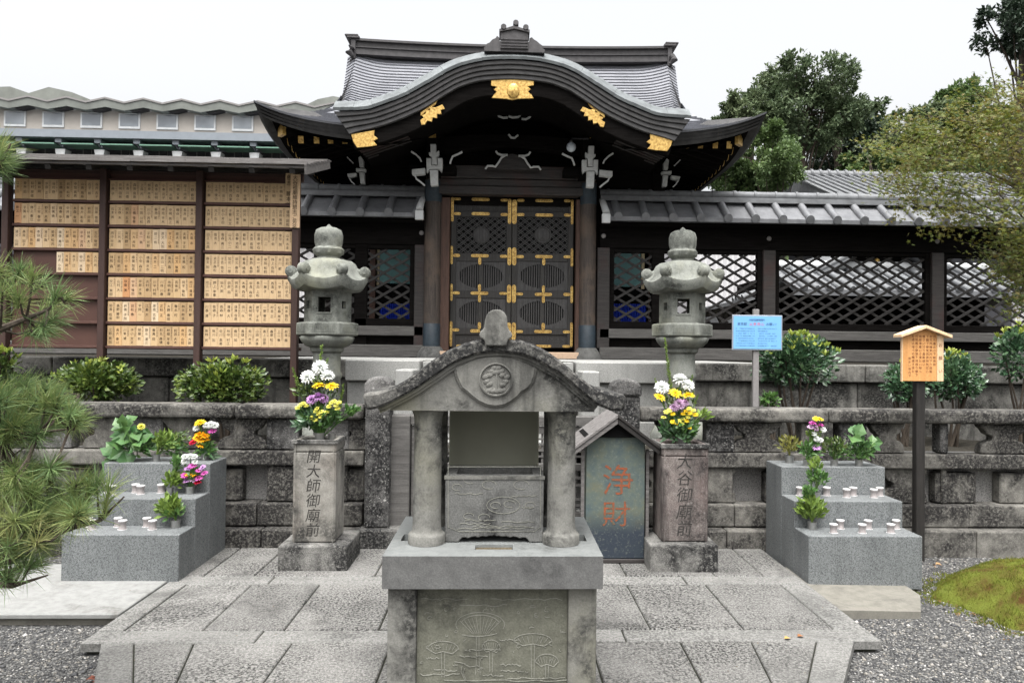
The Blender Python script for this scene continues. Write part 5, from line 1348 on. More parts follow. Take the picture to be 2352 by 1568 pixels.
# taller roof further back
def backroof(pts, Y, nm):
    m = MB(); A = [(at(x, y, Y).x, at(x, y, Y).z) for x, y in pts]; m.band(A, [(x, z-1.2) for x, z in A], Y, Y+8)
    return obj(nm, m, M.bldgroof, bd)
backroof([(-140, 225), (-60, 201), (23, 199), (66, 214), (112, 200), (165, 212), (205, 228)], by+4, 'rear_roof')
backroof([(705, 240), (730, 228), (765, 221), (800, 228), (840, 240)], by+4, 'rear_roof')
obj('ledge', MB().box(XL, XR_, by-1.0, by+.0, bzz(318, by-1), bzz(300.5, by-1)), M.ledge, bd)
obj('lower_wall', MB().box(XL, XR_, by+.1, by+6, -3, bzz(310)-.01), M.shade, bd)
for k in range(-2, 8):
    xb_ = bxx(78)+per*k
    br = obj('bracket', MB().box(xb_-.12, xb_+.12, by-.9, by+.09, bzz(330, by-.9), bzz(318, by-1)-.01).bar((xb_-.05, by-.8, bzz(330, by-.8)), (xb_+.02, by-.5, bzz(346, by-.5)), .06, .06).bar((xb_+.12, by-.8, bzz(338, by-.8)), (xb_+.04, by-.5, bzz(346, by-.5)), .05, .05), M.ledge, bd)
    obj('planter', MB().prism([(xb_-.16, bzz(360, by-.7)), (xb_+.16, bzz(360, by-.7)), (xb_+.2, bzz(346, by-.7)), (xb_-.2, bzz(346, by-.7))], by-.75, by-.35), M.plaster, br)
    obj('awning', MB().prismx([(by-.95, bzz(334, by-.95)), (by-.95, bzz(331, by-.95)), (by+.09, bzz(327, by-.95)), (by+.09, bzz(330, by-.95))], xb_+.13, xb_+per-.13), M.green_trim, bd)
    wf = obj('lower_window', MB().box(xb_+per*.28, xb_+per*.75, by+.04, by+.09, bzz(380), bzz(341)), M.greypole, bd)
    obj('pane', MB().box(xb_+per*.31, xb_+per*.505, by+.02, by+.05, bzz(378), bzz(344)).box(xb_+per*.525, xb_+per*.72, by+.02, by+.05, bzz(378), bzz(344)), M.shade, wf)

# hall seen through the lattice either side of the gate
HY = 13.6
hz_ = lambda y, px=1176: at(px, y, HY).z; hxx = lambda px: at(px, 640, HY).x
hall = thing('worship_hall', 'low dark hall with teal door panels glimpsed through the lattice beside the gate', 'hall', (.1, HY, 1.5))
obj('wall', MB().box(hxx(720), hxx(1516), HY, HY+4, 1.5, 4.15), M.black, hall)
obj('roof', MB().prismx([(HY-.6, 4.0), (HY+2, 4.6), (HY+4.6, 4.0), (HY+4.6, 3.95), (HY+2, 4.5), (HY-.6, 3.93)], hxx(690), hxx(1540)), M.tile, hall)
for a, b in ((873, 950), (952, 1010), (1330, 1397), (1399, 1470)):
    d = obj('door_panel', MB().box(hxx(a), hxx(b), HY-.04, HY+.0, hz_(655), hz_(550)), M.teal, hall)
obj('door_frame', MB().box(hxx(866), hxx(872), HY-.05, HY, hz_(660), hz_(550)).box(hxx(1472), hxx(1479), HY-.05, HY, hz_(660), hz_(550)), M.cream, hall)
for a, b in ((842, 864), (1488, 1512)): obj('post', MB().box(hxx(a), hxx(b), HY-.1, HY-.02, 1.5, 4.0), M.jamb, hall)
for a, b, e in ((872, 956, 0), (1380, 1484, 1)):
    p0, p1 = at(a, 735, 12.4), at(b, 735, 12.4); h0 = at(a, 697, 12.4).z
    t = thing('blue_sheet', 'bright blue pleated plastic sheet behind the lattice on the gate\'s '+('notice board side' if e == 0 else 'blue sign side'), 'sheet', ((p0.x+p1.x)/2, 12.4, 1.5))
    m = MB(); n = 40; rows = []
    for z in (1.52, h0*.97, h0): rows.append([(p0.x+(p1.x-p0.x)*j/n, 12.4+.02*(j % 2), z-(.12*max(0, 1-j/6) if z > 2 else 0)) for j in range(n+1)])
    rows.append([(x, y+.5, z) for x, y, z in rows[-1]]); m.grid(rows); obj('pleated_cover', m, M.blue, t); obj('stack', MB().box(p0.x+.02, p1.x-.02, 12.45, 12.88, 1.5, h0-.16), M.greyw, t)
# ribbed storehouse
a, b = at(1590, 600, 19), at(1775, 600, 19)
t = thing('storehouse', 'pale ribbed storehouse wall glimpsed through the lattice behind the right lantern', 'building', ((a.x+b.x)/2, 19, 1.5))
obj('wall', MB().box(a.x, b.x, 19, 23, 1.5, 5.4), M.corr, t); obj('roof', MB().box(a.x-.2, b.x+.2, 18.8, 23.2, 5.4, 5.55), M.tile, t)
a, b = at(640, 600, 19), at(862, 600, 19)
t = thing('storehouse', 'pale storehouse wall glimpsed through the lattice behind the left lantern', 'building', ((a.x+b.x)/2, 19, 1.5))
obj('wall', MB().box(a.x, b.x, 19, 23, 1.5, 4.4), M.corr, t); obj('roof', MB().box(a.x-.2, b.x+.2, 18.8, 23.2, 4.4, 4.55), M.tile, t)
# low temple hall with a gabled front roof
GYh = 16.0
h2 = thing('temple_hall', 'low temple hall with a white edged gabled tile roof seen through the long lattice', 'hall', (at(2000, 650, GYh).x, GYh, 1.5))
pk_ = at(2012, 548, GYh); e1, e2 = at(1690, 690, GYh), at(2330, 690, GYh)
m = MB()
for e in (e1, e2):
    n = 10; P = [(pk_.x+(e.x-pk_.x)*i/n, pk_.z+(e.z-pk_.z)*i/n-.12*sin(pi*i/n)) for i in range(n+1)]
    m.band(P, [(x, z-.09) for x, z in P], GYh-.5, GYh+5)
rf2 = obj('roof', m, M.tilelight, h2)
m = MB()
for e in (e1, e2):
    for k in range(4):
        n = 10; P = [(pk_.x+(e.x-pk_.x)*i/n, GYh-.45+.22*k, pk_.z+(e.z-pk_.z)*i/n-.12*sin(pi*i/n)+.03) for i in range(n+1)]; m.tube(P, .07, 8)
obj('verge_tiles', m, M.tilelight, rf2, smooth=50)
obj('gable_wall', MB().prism([(pk_.x, pk_.z-.15), (e1.x+.4, e1.z+.0), (e2.x-.4, e2.z+.0)], GYh, GYh+.1), M.black, h2)
c = at(2015, 599, GYh-.1); obj('gilt_pendant', MB().lathe([(.001, -.07), (.05, -.05), (.06, 0), (.04, .05), (.001, .06)], 12).xform(Matrix.Translation((c.x, GYh-.08, c.z))), M.gold, h2, smooth=True)
z0, z1 = at(2000, 680, GYh).z, at(2000, 630, GYh).z; xa, xb = at(1800, 650, GYh-1).x, at(2330, 650, GYh-1).x
m = MB(); m.grid([[(x, y, z) for x in (xa, xb)] for y, z in ((GYh-.1, z1+.1), (GYh-1.5, z0))]); m.grid([[(x, y, z) for x in (xa, xb)] for y, z in ((GYh-1.5, z0), (GYh-1.5, z0-.12))]); obj('pent_roof', m, M.tile, h2)
m = MB(); n = int((xb-xa)/.24)
for i in range(n+1): x = xa+i*.24; m.tube([(x, GYh-.1, z1+.12), (x, GYh-1.53, z0+.02)], .055, 8)
obj('cover_tiles', m, M.tilelight, h2, smooth=50)
obj('ridge_tiles', MB().tube([(xa, GYh-.15, z1+.16), (xb, GYh-.15, z1+.16)], .1, 10), M.plaster, h2, smooth=50)
obj('wall', MB().box(xa+.3, xb, GYh-.05, GYh+4, 1.5, z1), M.black, h2)
obj('pale_wall', MB().box(at(2130, 650, 16.5).x, at(2420, 650, 16.5).x, GYh-2.4, GYh-2.3, 1.5, at(2200, 690, GYh-2.3).z), M.corr, h2)
m = MB(); 
for px, y in ((1630, 745), (1700, 748), (1760, 750)): p = at(px, y, 12.5); m.prism([(p.x-.5, 1.5), (p.x+.5, 1.5), (p.x+.1, p.z+.15), (p.x-.2, p.z+.1)], 12.5, 12.9)
tag(obj('tile_pile', m, M.tilelight), 'pale heap of roof tiles on the ground behind the lattice', 'tile pile')
# big tiled roof above the fence
TY = 22.0
t = thing('hall_roof', 'large tiled roof ridge rising behind the long lattice fence', 'hall', (at(1950, 420, TY).x, TY, 1.5))
xa, xb = at(1810, 420, TY).x, at(2420, 420, TY).x; zt_ = at(1935, 408, TY).z
m = MB(); m.prismx([(TY-3.5, zt_-1.4), (TY-.1, zt_), (TY+3.5, zt_-1.4)], xa, xb); obj('roof', m, M.tilelight, t)
m = MB(); x = xa
while x < xb: m.tube([(x, TY-.15, zt_+.03), (x, TY-3.5, zt_-1.37)], .03, 6); x += .26
obj('cover_tiles', m, M.tilelight, t, smooth=50)
m = MB(); x = xa-.05
while x < xb: m.tube([(x, TY, zt_+.07), (x+.21, TY, zt_+.07)], .13, 10); m.tube([(x+.2, TY, zt_+.09), (x+.26, TY, zt_+.09)], .15, 10); x += .26
obj('ridge_tiles', m, M.tilelight, t, smooth=50)
obj('ridge_end_tile', MB().box(xa-.25, xa-.05, TY-.25, TY+.25, zt_-.3, zt_+.2).tube([(xa-.4, TY, zt_-.28), (xa-.8, TY, zt_-.42), (xa-1.3, TY, zt_-.5)], [.14, .16, .12], 8), M.tilelight, t)
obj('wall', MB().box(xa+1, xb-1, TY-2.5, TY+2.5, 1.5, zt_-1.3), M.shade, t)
# ------------------------------------------------------------------ plants
def rv(rr): 
    while True:
        v = V((rr.uniform(-1, 1), rr.uniform(-1, 1), rr.uniform(-1, 1)))
        if .05 < v.length < 1: return v
def bush(label, c, rx, ry, rz, n, mat, seed, leaf=.06, tips=0, stemh=.3, name='bush', cat='bush', flat=.5):
    rr = random.Random(seed); t = thing(name, label, cat, (c.x, c.y, .72))
    m = MB(); c = V(c); cl = [(V((rv(rr).x*rx*.6, rv(rr).y*ry*.6, rv(rr).z*rz*.6)), rr.uniform(.38, .6)) for _ in range(14)]
    for k in range(n):
        if rr.random() < .75:
            o_, q = rr.choice(cl); v = rv(rr).normalized()*rr.uniform(.75, 1.05); p = o_+V((v.x*rx*q, v.y*ry*q, v.z*rz*q))
        else:
            v = rv(rr); v = v.normalized()*(rr.random()**.4); p = V((v.x*rx, v.y*ry, v.z*rz))
        if p.z < -rz*.85: continue
        d = (p.normalized()*.6+rv(rr)*.7+V((0, -.1, .35))); L = leaf*rr.uniform(.7, 1.3)
        m.leaf(c+p, d, rv(rr)*.9+V((0, -.5, .8)), L, L*rr.uniform(.5, .7), .12)
    obj('foliage', m, mat, t)
    if tips:
        m = MB()
        for k in range(tips):
            a = rr.uniform(0, 2*pi); q = rr.uniform(0, .95); p = c+V((cos(a)*rx*q, sin(a)*ry*q, rz*sqrt(max(0, 1-q*q))*rr.uniform(.8, 1.1)))
            for j in range(5): m.leaf(p, V((rr.uniform(-.8, .8), rr.uniform(-.8, .4), rr.uniform(.4, 1.2))), rv(rr)+V((0, -.5, .6)), leaf*rr.uniform(.8, 1.3), leaf*.5, .15)
        obj('young_leaves', m, M.bushtip, t)
    m = MB()
    for k in range(9):
        a = rr.uniform(0, 2*pi); b = V((c.x+rr.uniform(-.05, .05), c.y+rr.uniform(-.03, .03), .66)); e = c+V((cos(a)*rx*.6, sin(a)*ry*.6, rr.uniform(-.3, .4)*rz))
        mid = b.lerp(e, .5)+V((rr.uniform(-.04, .04), 0, .02)); m.tube([b, mid, e], [.016, .011, .005], 6)
    obj('stems', m, M.bark, t); return t
S = lambda Y: Y/FPX
bush('wide low bush with yellow green leaves in the middle below the notice board', at(515, 880, 7.1), .43, .28, .21, 2600, M.bushmat, 1, .055, 12)
bush('yellow green bush partly behind the pine below the notice board', at(222, 880, 7.1), .40, .27, .2, 2100, M.bushmat, 2, .056, 16)
bush('small yellow green bush at the far end under the notice board', at(0, 842, 7.15), .16, .2, .15, 380, M.bushmat, 3, .06, 14)
bush('big round glossy bush with pale new shoots beside the blue sign', at(1832, 835, 7.15), .40, .32, .27, 2500, M.bushdark, 4, .058, 46)
bush('glossy dark bush standing just right of the cedar sign', at(2185, 866, 7.2), .29, .26, .25, 1500, M.bushdark, 5, .056, 14)
bush('low dark bush half hidden to the left of the cedar sign', at(2075, 880, 7.1), .19, .2, .2, 850, M.bushdark, 6, .056, 5)
bush('dark bush with sparse pale shoots at the edge of the picture past the cedar sign', at(2345, 815, 7.2), .24, .25, .27, 800, M.bushdark, 7, .058, 22)
bush('tiny bright green seedling at the foot of the blue sign post', at(1768, 918, 6.9), .085, .07, .06, 170, M.green, 8, .045)

# --- flowers
def bloom(kind, r):
    m = MB(); rr = random.Random(len(kind)+int(r*1e4))
    r *= 1.12; rings = [(-18, 12, .95), (3, 14, 1.0), (22, 13, .97), (40, 11, .92), (58, 9, .86), (76, 6, .8)] if kind == 'ball' else [(4, 13, 1.0), (18, 11, .85), (40, 8, .6), (65, 5, .45)]
    for el, n, l in rings:
        for i in range(n):
            a = 2*pi*(i+rr.uniform(-.2, .2))/n+el; e = radians(el+rr.uniform(-8, 8)); d = V((cos(a)*cos(e), sin(a)*cos(e), sin(e))); u = V((-cos(a)*sin(e), -sin(a)*sin(e), cos(e)))
            m.leaf(d*r*.12, d, u, r*l, r*.42, .12)
    return m
BL = {}
def add_bloom(t, kind, col, p, r, tilt):
    k = (kind, round(r, 3)); key = (k, col)
    if key not in BL:
        o = obj('flower', bloom(kind, r), PET[col]); BL[key] = o.data; o.parent = t
    else:
        o = bpy.data.objects.new('flower', BL[key]); COL.objects.link(o); o.parent = t
    o.location = V(p)-t.location; o.rotation_euler = (tilt[0], 0, tilt[1])
def bouquet(label, base, blooms, foliage, rr, sprigs=(), name='flower_bouquet', cat='bouquet', mats=None):
    t = thing(name, label, cat, base)
    b = V(base); m = MB()
    for (kind, col, p, r) in blooms:
        p = V(p); mid = b.lerp(p, .55)+V((rr.uniform(-.01, .01), 0, .01)); m.tube([b+V((rr.uniform(-.015, .015), rr.uniform(-.015, .015), 0)), mid, p], .0035, 5)
    if blooms: obj('stems', m, M.green, t)
    for (kind, col, p, r) in blooms: add_bloom(t, kind, col, p, r, (rr.uniform(.2, .75), rr.uniform(-.6, .6)))
    for mat, n, c, ra, L, up in foliage:
        m = MB(); c = V(c); n = int(n*(1.7 if mat not in (M.big,) else 1.4))
        for _ in range(n):
            v = rv(rr); p = c+V((v.x*ra[0], v.y*ra[1], v.z*ra[2])); d = (p-b).normalized()*up+rv(rr)*.7; l = L*rr.uniform(.6, 1.3)
            m.leaf(p, d+(V((0, 0, -.35)) if mat is M.big else V((0, 0, 0))), rv(rr)*(.7 if mat is M.big else 1)+V((0, -.8, .5)), l, l*(rr.uniform(.65, .9) if mat is M.big else rr.uniform(.32, .5)), .15)
        for _ in range(max(3, n//14)):
            v = rv(rr); p = c+V((v.x*ra[0]*.7, v.y*ra[1]*.7, v.z*ra[2]*.7)); m.tube([b, b.lerp(p, .5)+V((0, 0, .02)), p], .0028, 4)
        obj('foliage', m, mat, t)
    for a, e, w_ in sprigs:                       # upright feathery sprays
        m = MB(); a, e = V(a), V(e); m.tube([b, a, e], [.003, .0025, .0015], 5)
        n = int((e-a).length/.006)
        for i in range(n):
            p = a.lerp(e, i/n); wq = w_*(1-.6*i/n)
            for _ in range(3): m.leaf(p, V((rr.uniform(-1, 1), rr.uniform(-.8, .8), rr.uniform(.3, 1.0))), rv(rr), wq*rr.uniform(.6, 1.1), .009, .1)
        obj('sprig', m, M.green2, t)
    return t
def vase(loc, r, h, label):
    return tag(obj('steel_vase', MB().lathe([(r*.95, 0), (r, h*.1), (r*.9, h*.5), (r*1.02, h*.93), (r*1.05, h), (r*.92, h), (r*.85, h*.6), (.001, h*.55)], 20, loc[0], loc[1]).xform(Matrix.Translation((0, 0, loc[2]))), M.metal, None, smooth=50), label, 'vase')
# left big bouquet
def F(px, py, Y, kind, col, r): return (kind, col, at(px, py, Y), r)
Yv = PA[1]; b = V((PA[0], Yv, PA[2]))
vase((PA[0], Yv-.02, PA[2]), .036, .13, 'small steel vase sunk in the broad inscribed pillar top')
vase((PA[0]+.085, Yv+.02, PA[2]), .028, .12, 'smaller steel vase beside another in the broad inscribed pillar top')
rr = random.Random(3); b.z += .07
bl = [F(735,843,Yv,'ball','white',.052), F(707,866,Yv-.02,'ball','white',.05), F(752,864,Yv-.03,'ball','white',.048), F(733,886,Yv-.05,'flat','yellow',.046), F(762,887,Yv-.05,'flat','yellow',.046),
      F(732,912,Yv-.06,'ball','purple',.042), F(716,918,Yv-.05,'ball','purple',.036), F(744,916,Yv-.03,'ball','purple',.035)]
for x, y in ((762,925),(772,930),(756,933),(768,921),(778,924),(690,930),(697,926),(684,936),(704,932),(730,950),(738,945),(745,951),(724,944),(737,957),(728,938),(750,946),(717,958),(724,964),(775,938)): bl.append(F(x, y, Yv-.07, 'flat', 'lemon', .02))
bouquet('tall bouquet of white, yellow and mauve chrysanthemums in the broad inscribed pillar', b, bl,
        [(M.green, 170, at(735, 958, Yv), (.15, .1, .1), .055, .5), (M.bushdark, 90, at(710, 965, Yv-.02), (.10, .08, .08), .07, .5), (M.bushmat, 80, at(735, 900, Yv), (.14, .07, .12), .045, .6), (M.green, 40, at(805, 946, Yv+.03), (.06, .05, .03), .055, .8), (M.bushmat, 40, at(700, 900, Yv), (.07, .05, .06), .05, .5)],
        rr, [(at(735, 880, Yv+.03), at(739, 792, Yv+.03), .04), (at(690, 905, Yv+.02), at(672, 843, Yv+.02), .035), (at(742, 860, Yv+.02), at(754, 822, Yv+.02), .03), (at(780, 940, Yv+.03), at(790, 880, Yv), .035)])
Yv = PB[1]; b = V((PB[0], Yv, PB[2]))
vase((PB[0], Yv-.02, PB[2]), .036, .13, 'steel vase sunk in the narrow reddish pillar top')
b.z += .07
bl = [F(1562,872,Yv,'ball','white',.05), F(1520,890,Yv-.02,'ball','white',.05), F(1580,885,Yv-.01,'ball','white',.044), F(1551,903,Yv-.05,'flat','yellow',.046), F(1515,912,Yv-.05,'flat','yellow',.042), F(1581,908,Yv-.04,'flat','yellow',.044),
      F(1560,928,Yv-.06,'ball','mauve',.042), F(1548,936,Yv-.06,'ball','mauve',.034), F(1572,926,Yv-.05,'ball','mauve',.034)]
for x, y in ((1530,946),(1538,942),(1524,958),(1545,950),(1575,944),(1585,948),(1592,942),(1582,938),(1597,952),(1569,950),(1560,966),(1568,962),(1577,966),(1553,970),(1566,973),(1545,968),(1583,982),(1580,958)): bl.append(F(x, y, Yv-.07, 'flat', 'yellow' if x % 2 else 'lemon', .02))
bouquet('bouquet of white, yellow and mauve chrysanthemums in the narrow reddish pillar', b, bl,
        [(M.green, 150, at(1562, 982, Yv), (.13, .1, .1), .055, .5), (M.bushdark, 100, at(1555, 990, Yv-.02), (.12, .08, .09), .07, .5), (M.bushmat, 70, at(1560, 925, Yv), (.13, .07, .1), .045, .6), (M.green2, 30, at(1615, 955, Yv), (.05, .04, .03), .05, .8)],
        rr, [(at(1540, 895, Yv+.02), at(1527, 775, Yv+.03), .036), (at(1515, 905, Yv+.02), at(1503, 868, Yv+.02), .03), (at(1585, 880, Yv+.02), at(1592, 860, Yv+.02), .03), (at(1595, 930, Yv+.02), at(1604, 905, Yv+.02), .03)])
# left stand
z3, z2, z1 = STZ[2], STZ[1], STZ[0]
def onstep(qf, cx, cy, z): return tierclamp(qf(cx, cy), z, .055)
def vplant(qf, vx, vy, z, vr, vh, vlabel, label, cat, spec, blooms=(), name='cut_greenery', seed=1, sprigs=()):
    p = onstep(qf, vx, vy, z); vase(p, vr, vh, vlabel); rr = random.Random(seed); b = p+V((0, 0, vh*.8)); Y = p.y
    bl = [(k, c, at(*qf(x, y), Y-.02), r) for (x, y, k, c, r) in blooms]
    fo = [(mat, n, at(*qf(x, y), Y), ra, L, up) for (mat, n, x, y, ra, L, up) in spec]
    return bouquet(label, b, bl, fo, rr, [(at(*qf(*a), Y), at(*qf(*e), Y), w_) for a, e, w_ in sprigs], name, cat)
vplant(q7, 1035, 583, z3, .032, .06, 'steel vase holding wilting broad leaves on the board side stand', 'clump of broad drooping green leaves on the top step beside the pine', 'greenery',
       [(M.big, 26, 1060, 420, (.12, .07, .09), .12, .6), (M.big, 14, 960, 500, (.08, .05, .06), .13, .4), (M.green, 30, 1130, 480, (.08, .05, .06), .06, .5), (M.big, 8, 1010, 310, (.05, .03, .04), .10, .8)], [(1130, 310, 'ball', 'lemon', .026)], seed=11)
vplant(q7, 1250, 585, z3, .028, .055, 'steel vase in the middle of the top step under the notice board', 'spray of narrow green leaves in the middle of the top step', 'greenery',
       [(M.green2, 70, 1320, 430, (.10, .06, .06), .06, .7), (M.green, 60, 1390, 480, (.09, .06, .06), .05, .6), (M.bushmat, 30, 1450, 400, (.06, .05, .05), .04, .6)], seed=12)
vplant(q7, 1640, 572, z3, .03, .06, 'steel vase with orange and white flowers at the top step corner', 'tall bunch of orange, white and red flowers at the top step corner', 'bouquet',
       [(M.green, 60, 1650, 480, (.055, .05, .06), .05, .7), (M.bushdark, 40, 1660, 520, (.06, .05, .05), .05, .6)],
       [(1605,275,'flat','yellow',.036),(1590,285,'flat','yellow',.03),(1650,300,'ball','white',.026),(1690,295,'ball','white',.03),(1720,300,'ball','white',.026),(1570,325,'ball','white',.024),(1700,345,'flat','pink',.032),(1600,370,'flat','orange',.036),(1640,385,'flat','orange',.036),(1575,395,'flat','orange',.03),(1610,415,'flat','orange',.034),(1650,415,'flat','orange',.03),(1610,455,'flat','orange',.032),(1545,435,'flat','red',.03)], 'flower_bouquet', 13)
vplant(q7, 1520, 822, z2, .034, .055, 'steel vase packed with pink flowers on the middle step', 'dense bunch of pink, white and yellow flowers on the middle step', 'bouquet',
       [(M.green, 60, 1550, 700, (.05, .05, .05), .045, .6)],
       [(1480,550,'ball','white',.022),(1520,548,'ball','white',.024),(1555,550,'ball','white',.022),(1470,590,'ball','white',.02),(1560,590,'ball','white',.02),(1540,622,'flat','pink',.03),(1505,645,'flat','purple',.028),(1590,660,'flat','pink',.026),(1620,635,'flat','purple',.024),(1515,690,'flat','orange',.03),(1550,690,'flat','orange',.03),(1480,700,'flat','pink',.028),(1590,720,'flat','pink',.03),(1545,730,'flat','mauve',.03),(1490,745,'flat','purple',.026),(1580,755,'flat','red',.026),(1635,680,'flat','pink',.024)], 'flower_bouquet', 14)
vplant(q7, 1360, 845, z2, .024, .05, 'steel vase with sprigs beside the pink flowers', 'upright evergreen sprigs beside the pink flowers on the middle step', 'greenery', [(M.green2, 70, 1390, 740, (.06, .05, .05), .055, .8), (M.green, 30, 1410, 620, (.035, .03, .05), .05, .8)], seed=15)
vplant(q7, 1405, 1098, z1, .034, .055, 'steel vase with sprigs on the lowest step below the pink flowers', 'bushy evergreen sprigs on the lowest step below the pink flowers', 'greenery', [(M.green2, 90, 1360, 960, (.075, .05, .07), .06, .8), (M.green, 40, 1390, 1000, (.07, .05, .04), .05, .7)], seed=16)
# right stand
vplant(q6, 262, 572, z3, .034, .06, 'wide steel vase at the inner corner of the cedar sign side stand', 'wispy yellowing twigs at the inner corner of the top step', 'greenery', [(M.tree3, 60, 255, 440, (.09, .05, .07), .045, .8)], seed=21)
vplant(q6, 395, 597, z3, .03, .05, 'steel vase with a purple and white bunch on the top step', 'leaning bunch of purple, white and yellow flowers on the top step', 'bouquet',
       [(M.green, 80, 420, 480, (.07, .05, .06), .05, .6), (M.green2, 40, 450, 350, (.06, .04, .05), .04, .6)],
       [(490,240,'flat','yellow',.03),(465,235,'flat','yellow',.024),(440,270,'flat','pink',.028),(500,285,'flat','pink',.026),(425,300,'flat','mauve',.026),(460,310,'ball','mauve',.026),(520,320,'ball','white',.022),(470,390,'ball','white',.024),(450,350,'ball','white',.022),(500,400,'ball','white',.02),(465,455,'flat','purple',.034),(490,520,'flat','purple',.024)], 'flower_bouquet', 22)
vplant(q6, 605, 595, z3, .03, .05, 'steel vase with dull green twigs in the middle of the top step past the cups', 'dull green twiggy greenery in the middle of the top step', 'greenery', [(M.bushmat, 110, 610, 450, (.10, .05, .07), .04, .7), (M.green, 40, 650, 500, (.09, .05, .05), .045, .6)], seed=23)
vplant(q6, 795, 597, z3, .03, .05, 'steel vase with one large upright leaf', 'fresh green leaves with one large upright leaf on the top step', 'greenery', [(M.big, 16, 860, 450, (.07, .05, .07), .09, .7), (M.green, 70, 800, 500, (.10, .05, .05), .05, .6), (M.big, 6, 745, 380, (.05, .03, .03), .1, .5)], seed=24)
p = onstep(q6, 795, 597, z3); m = MB(); a = at(*q6(785, 380), p.y); m.tube([p+V((0, 0, .04)), at(*q6(795, 450), p.y), a], .004, 5); m.leaf(a-V((0, 0, .01)), V((.12, .05, 1)), V((0, -1, .1)), .125, .085, .1)
o = obj('upright_leaf', m, M.big); o.parent = [x for x in bpy.data.objects if x.get('label') == 'fresh green leaves with one large upright leaf on the top step'][0]; o.location = -o.parent.location
vplant(q6, 470, 845, z2, .026, .05, 'steel vase with sprigs among the cups on the middle step by the sign', 'tall green sprigs on the middle step beside the cedar sign side cups', 'greenery', [(M.green, 70, 475, 700, (.06, .05, .09), .05, .8), (M.green2, 40, 460, 600, (.05, .04, .06), .05, .8)], seed=25)
vplant(q6, 435, 1082, z1, .034, .055, 'steel vase with sprigs on the lowest step beside the front row of cups', 'bushy evergreen sprigs on the lowest step of the stand by the cedar sign', 'greenery', [(M.green2, 120, 430, 930, (.09, .05, .08), .06, .8), (M.green, 40, 410, 820, (.04, .03, .05), .05, .8)], seed=26)

# ------------------------------------------------------------------ trees
def tree(name, label, cpx, cpy, Y, rx, rz, n, mat, seed, leaf=.16, base=1.4, trunk=.16, clumps=26, group=None, cat='tree', open_=.0, ry=None, sub=9):
    rr = random.Random(seed); c = at(cpx, cpy, Y); rx, rz = rx*sc(Y), rz*sc(Y); ry = (ry or 1)*rx
    t = thing(name, label, cat, (c.x, Y, base), group)
    m = MB(); cl = []
    for k in range(clumps):
        v = rv(rr); v = v.normalized()*(rr.uniform(.35, .95)); q = rr.uniform(.2, .36)
        if v.z < -.7: v.z *= .6
        cl.append((V((v.x*rx*(1-q*.5), v.y*ry*(1-q*.5), v.z*rz*(1-q*.3))), q*min(rx, rz)*1.15))
    # each clump breaks into small sprays of leaves, with gaps between
    per_ = max(1, n//(clumps*sub))
    for o_, r in cl:
        for _ in range(sub):
            v = rv(rr).normalized()*r*rr.uniform(.45, 1.05); v.z *= .8; s_ = c+o_+v; out = (o_+v).normalized()
            for _ in range(per_):
                p = s_+rv(rr)*r*.36; d = out*.4+rv(rr)+V((0, 0, .1)); L = leaf*rr.uniform(.6, 1.3)
                m.leaf(p, d, rv(rr)+V((0, -.2, 1)), L, L*.5, .12)
    obj('crown', m, mat, t)
    m = MB(); b = V((c.x+rr.uniform(-.1, .1)*rx, Y, base)); top = c+V((0, 0, rz*.35)); mid = b.lerp(top, .5)+V((rr.uniform(-.1, .1)*rx, 0, 0))
    m.tube([b, mid, top], [trunk, trunk*.7, trunk*.25], 10)
    for o_, r in cl:
        s_ = b.lerp(top, rr.uniform(.4, .95)); e = c+o_; k = s_.lerp(e, .5)+V((0, 0, .08*rz)); m.tube([s_, k, e], [trunk*.16, trunk*.11, trunk*.04], 6)
    obj('trunk', m, M.bark, t); return t
tree('broadleaf_tree', 'tall dark broadleaf tree rising right of the shrine gate roof', 1835, 258, 26, 165, 130, 20000, M.tree1, 31, .155, 1.4, .3, 30, sub=12)
tree('broadleaf_tree', 'spreading olive broadleaf tree nearest the gate\'s upturned eave', 1725, 275, 25, 112, 85, 12000, M.tree1, 32, .15, 1.4, .2, 22, sub=11)
tree('broadleaf_tree', 'low leafy tree filling the gap under the gate\'s upturned eave', 1672, 408, 21, 75, 60, 6500, M.tree2, 43, .125, 1.4, .12, 18, sub=11)
tree('young_tree', 'slender open treetop poking above the tall dark broadleaf tree', 1925, 190, 27, 55, 75, 2600, M.tree1, 33, .13, 1.4, .14, 14, sub=8)
tree('broadleaf_tree', 'lighter green bushy tree below the tall dark one beyond the fence', 1775, 375, 20, 140, 85, 15000, M.tree2, 34, .125, 1.4, .16, 26, sub=11)
tree('broadleaf_tree', 'shaded dark tree between the broadleaf trees and the hillside', 1955, 340, 29, 125, 100, 12000, M.tree4, 35, .18, 1.4, .22, 24, sub=11)
tree('broadleaf_tree', 'mid green rounded tree just above the big tiled roof ridge', 2000, 385, 24.5, 120, 55, 6500, M.tree2, 36, .17, 1.4, .16, 22, sub=11)
tree('broadleaf_tree', 'blue green tree on the hillside skyline behind the maple', 2065, 300, 36, 150, 75, 9000, M.tree1, 37, .25, 6, .2, 20, sub=10)
tree('broadleaf_tree', 'bushy green tree on the highest part of the hillside skyline', 2225, 250, 38, 140, 85, 8500, M.tree2, 38, .26, 6, .22, 24, sub=11)
tree('broadleaf_tree', 'yellowing tree on the slope behind the maple branches', 2150, 345, 32, 150, 80, 7500, M.tree3, 39, .22, 4, .2, 22, sub=11)
tree('broadleaf_tree', 'olive tree low on the slope nearest the picture edge', 2330, 340, 30, 150, 120, 9000, M.tree3, 40, .22, 4, .2, 24, sub=11)
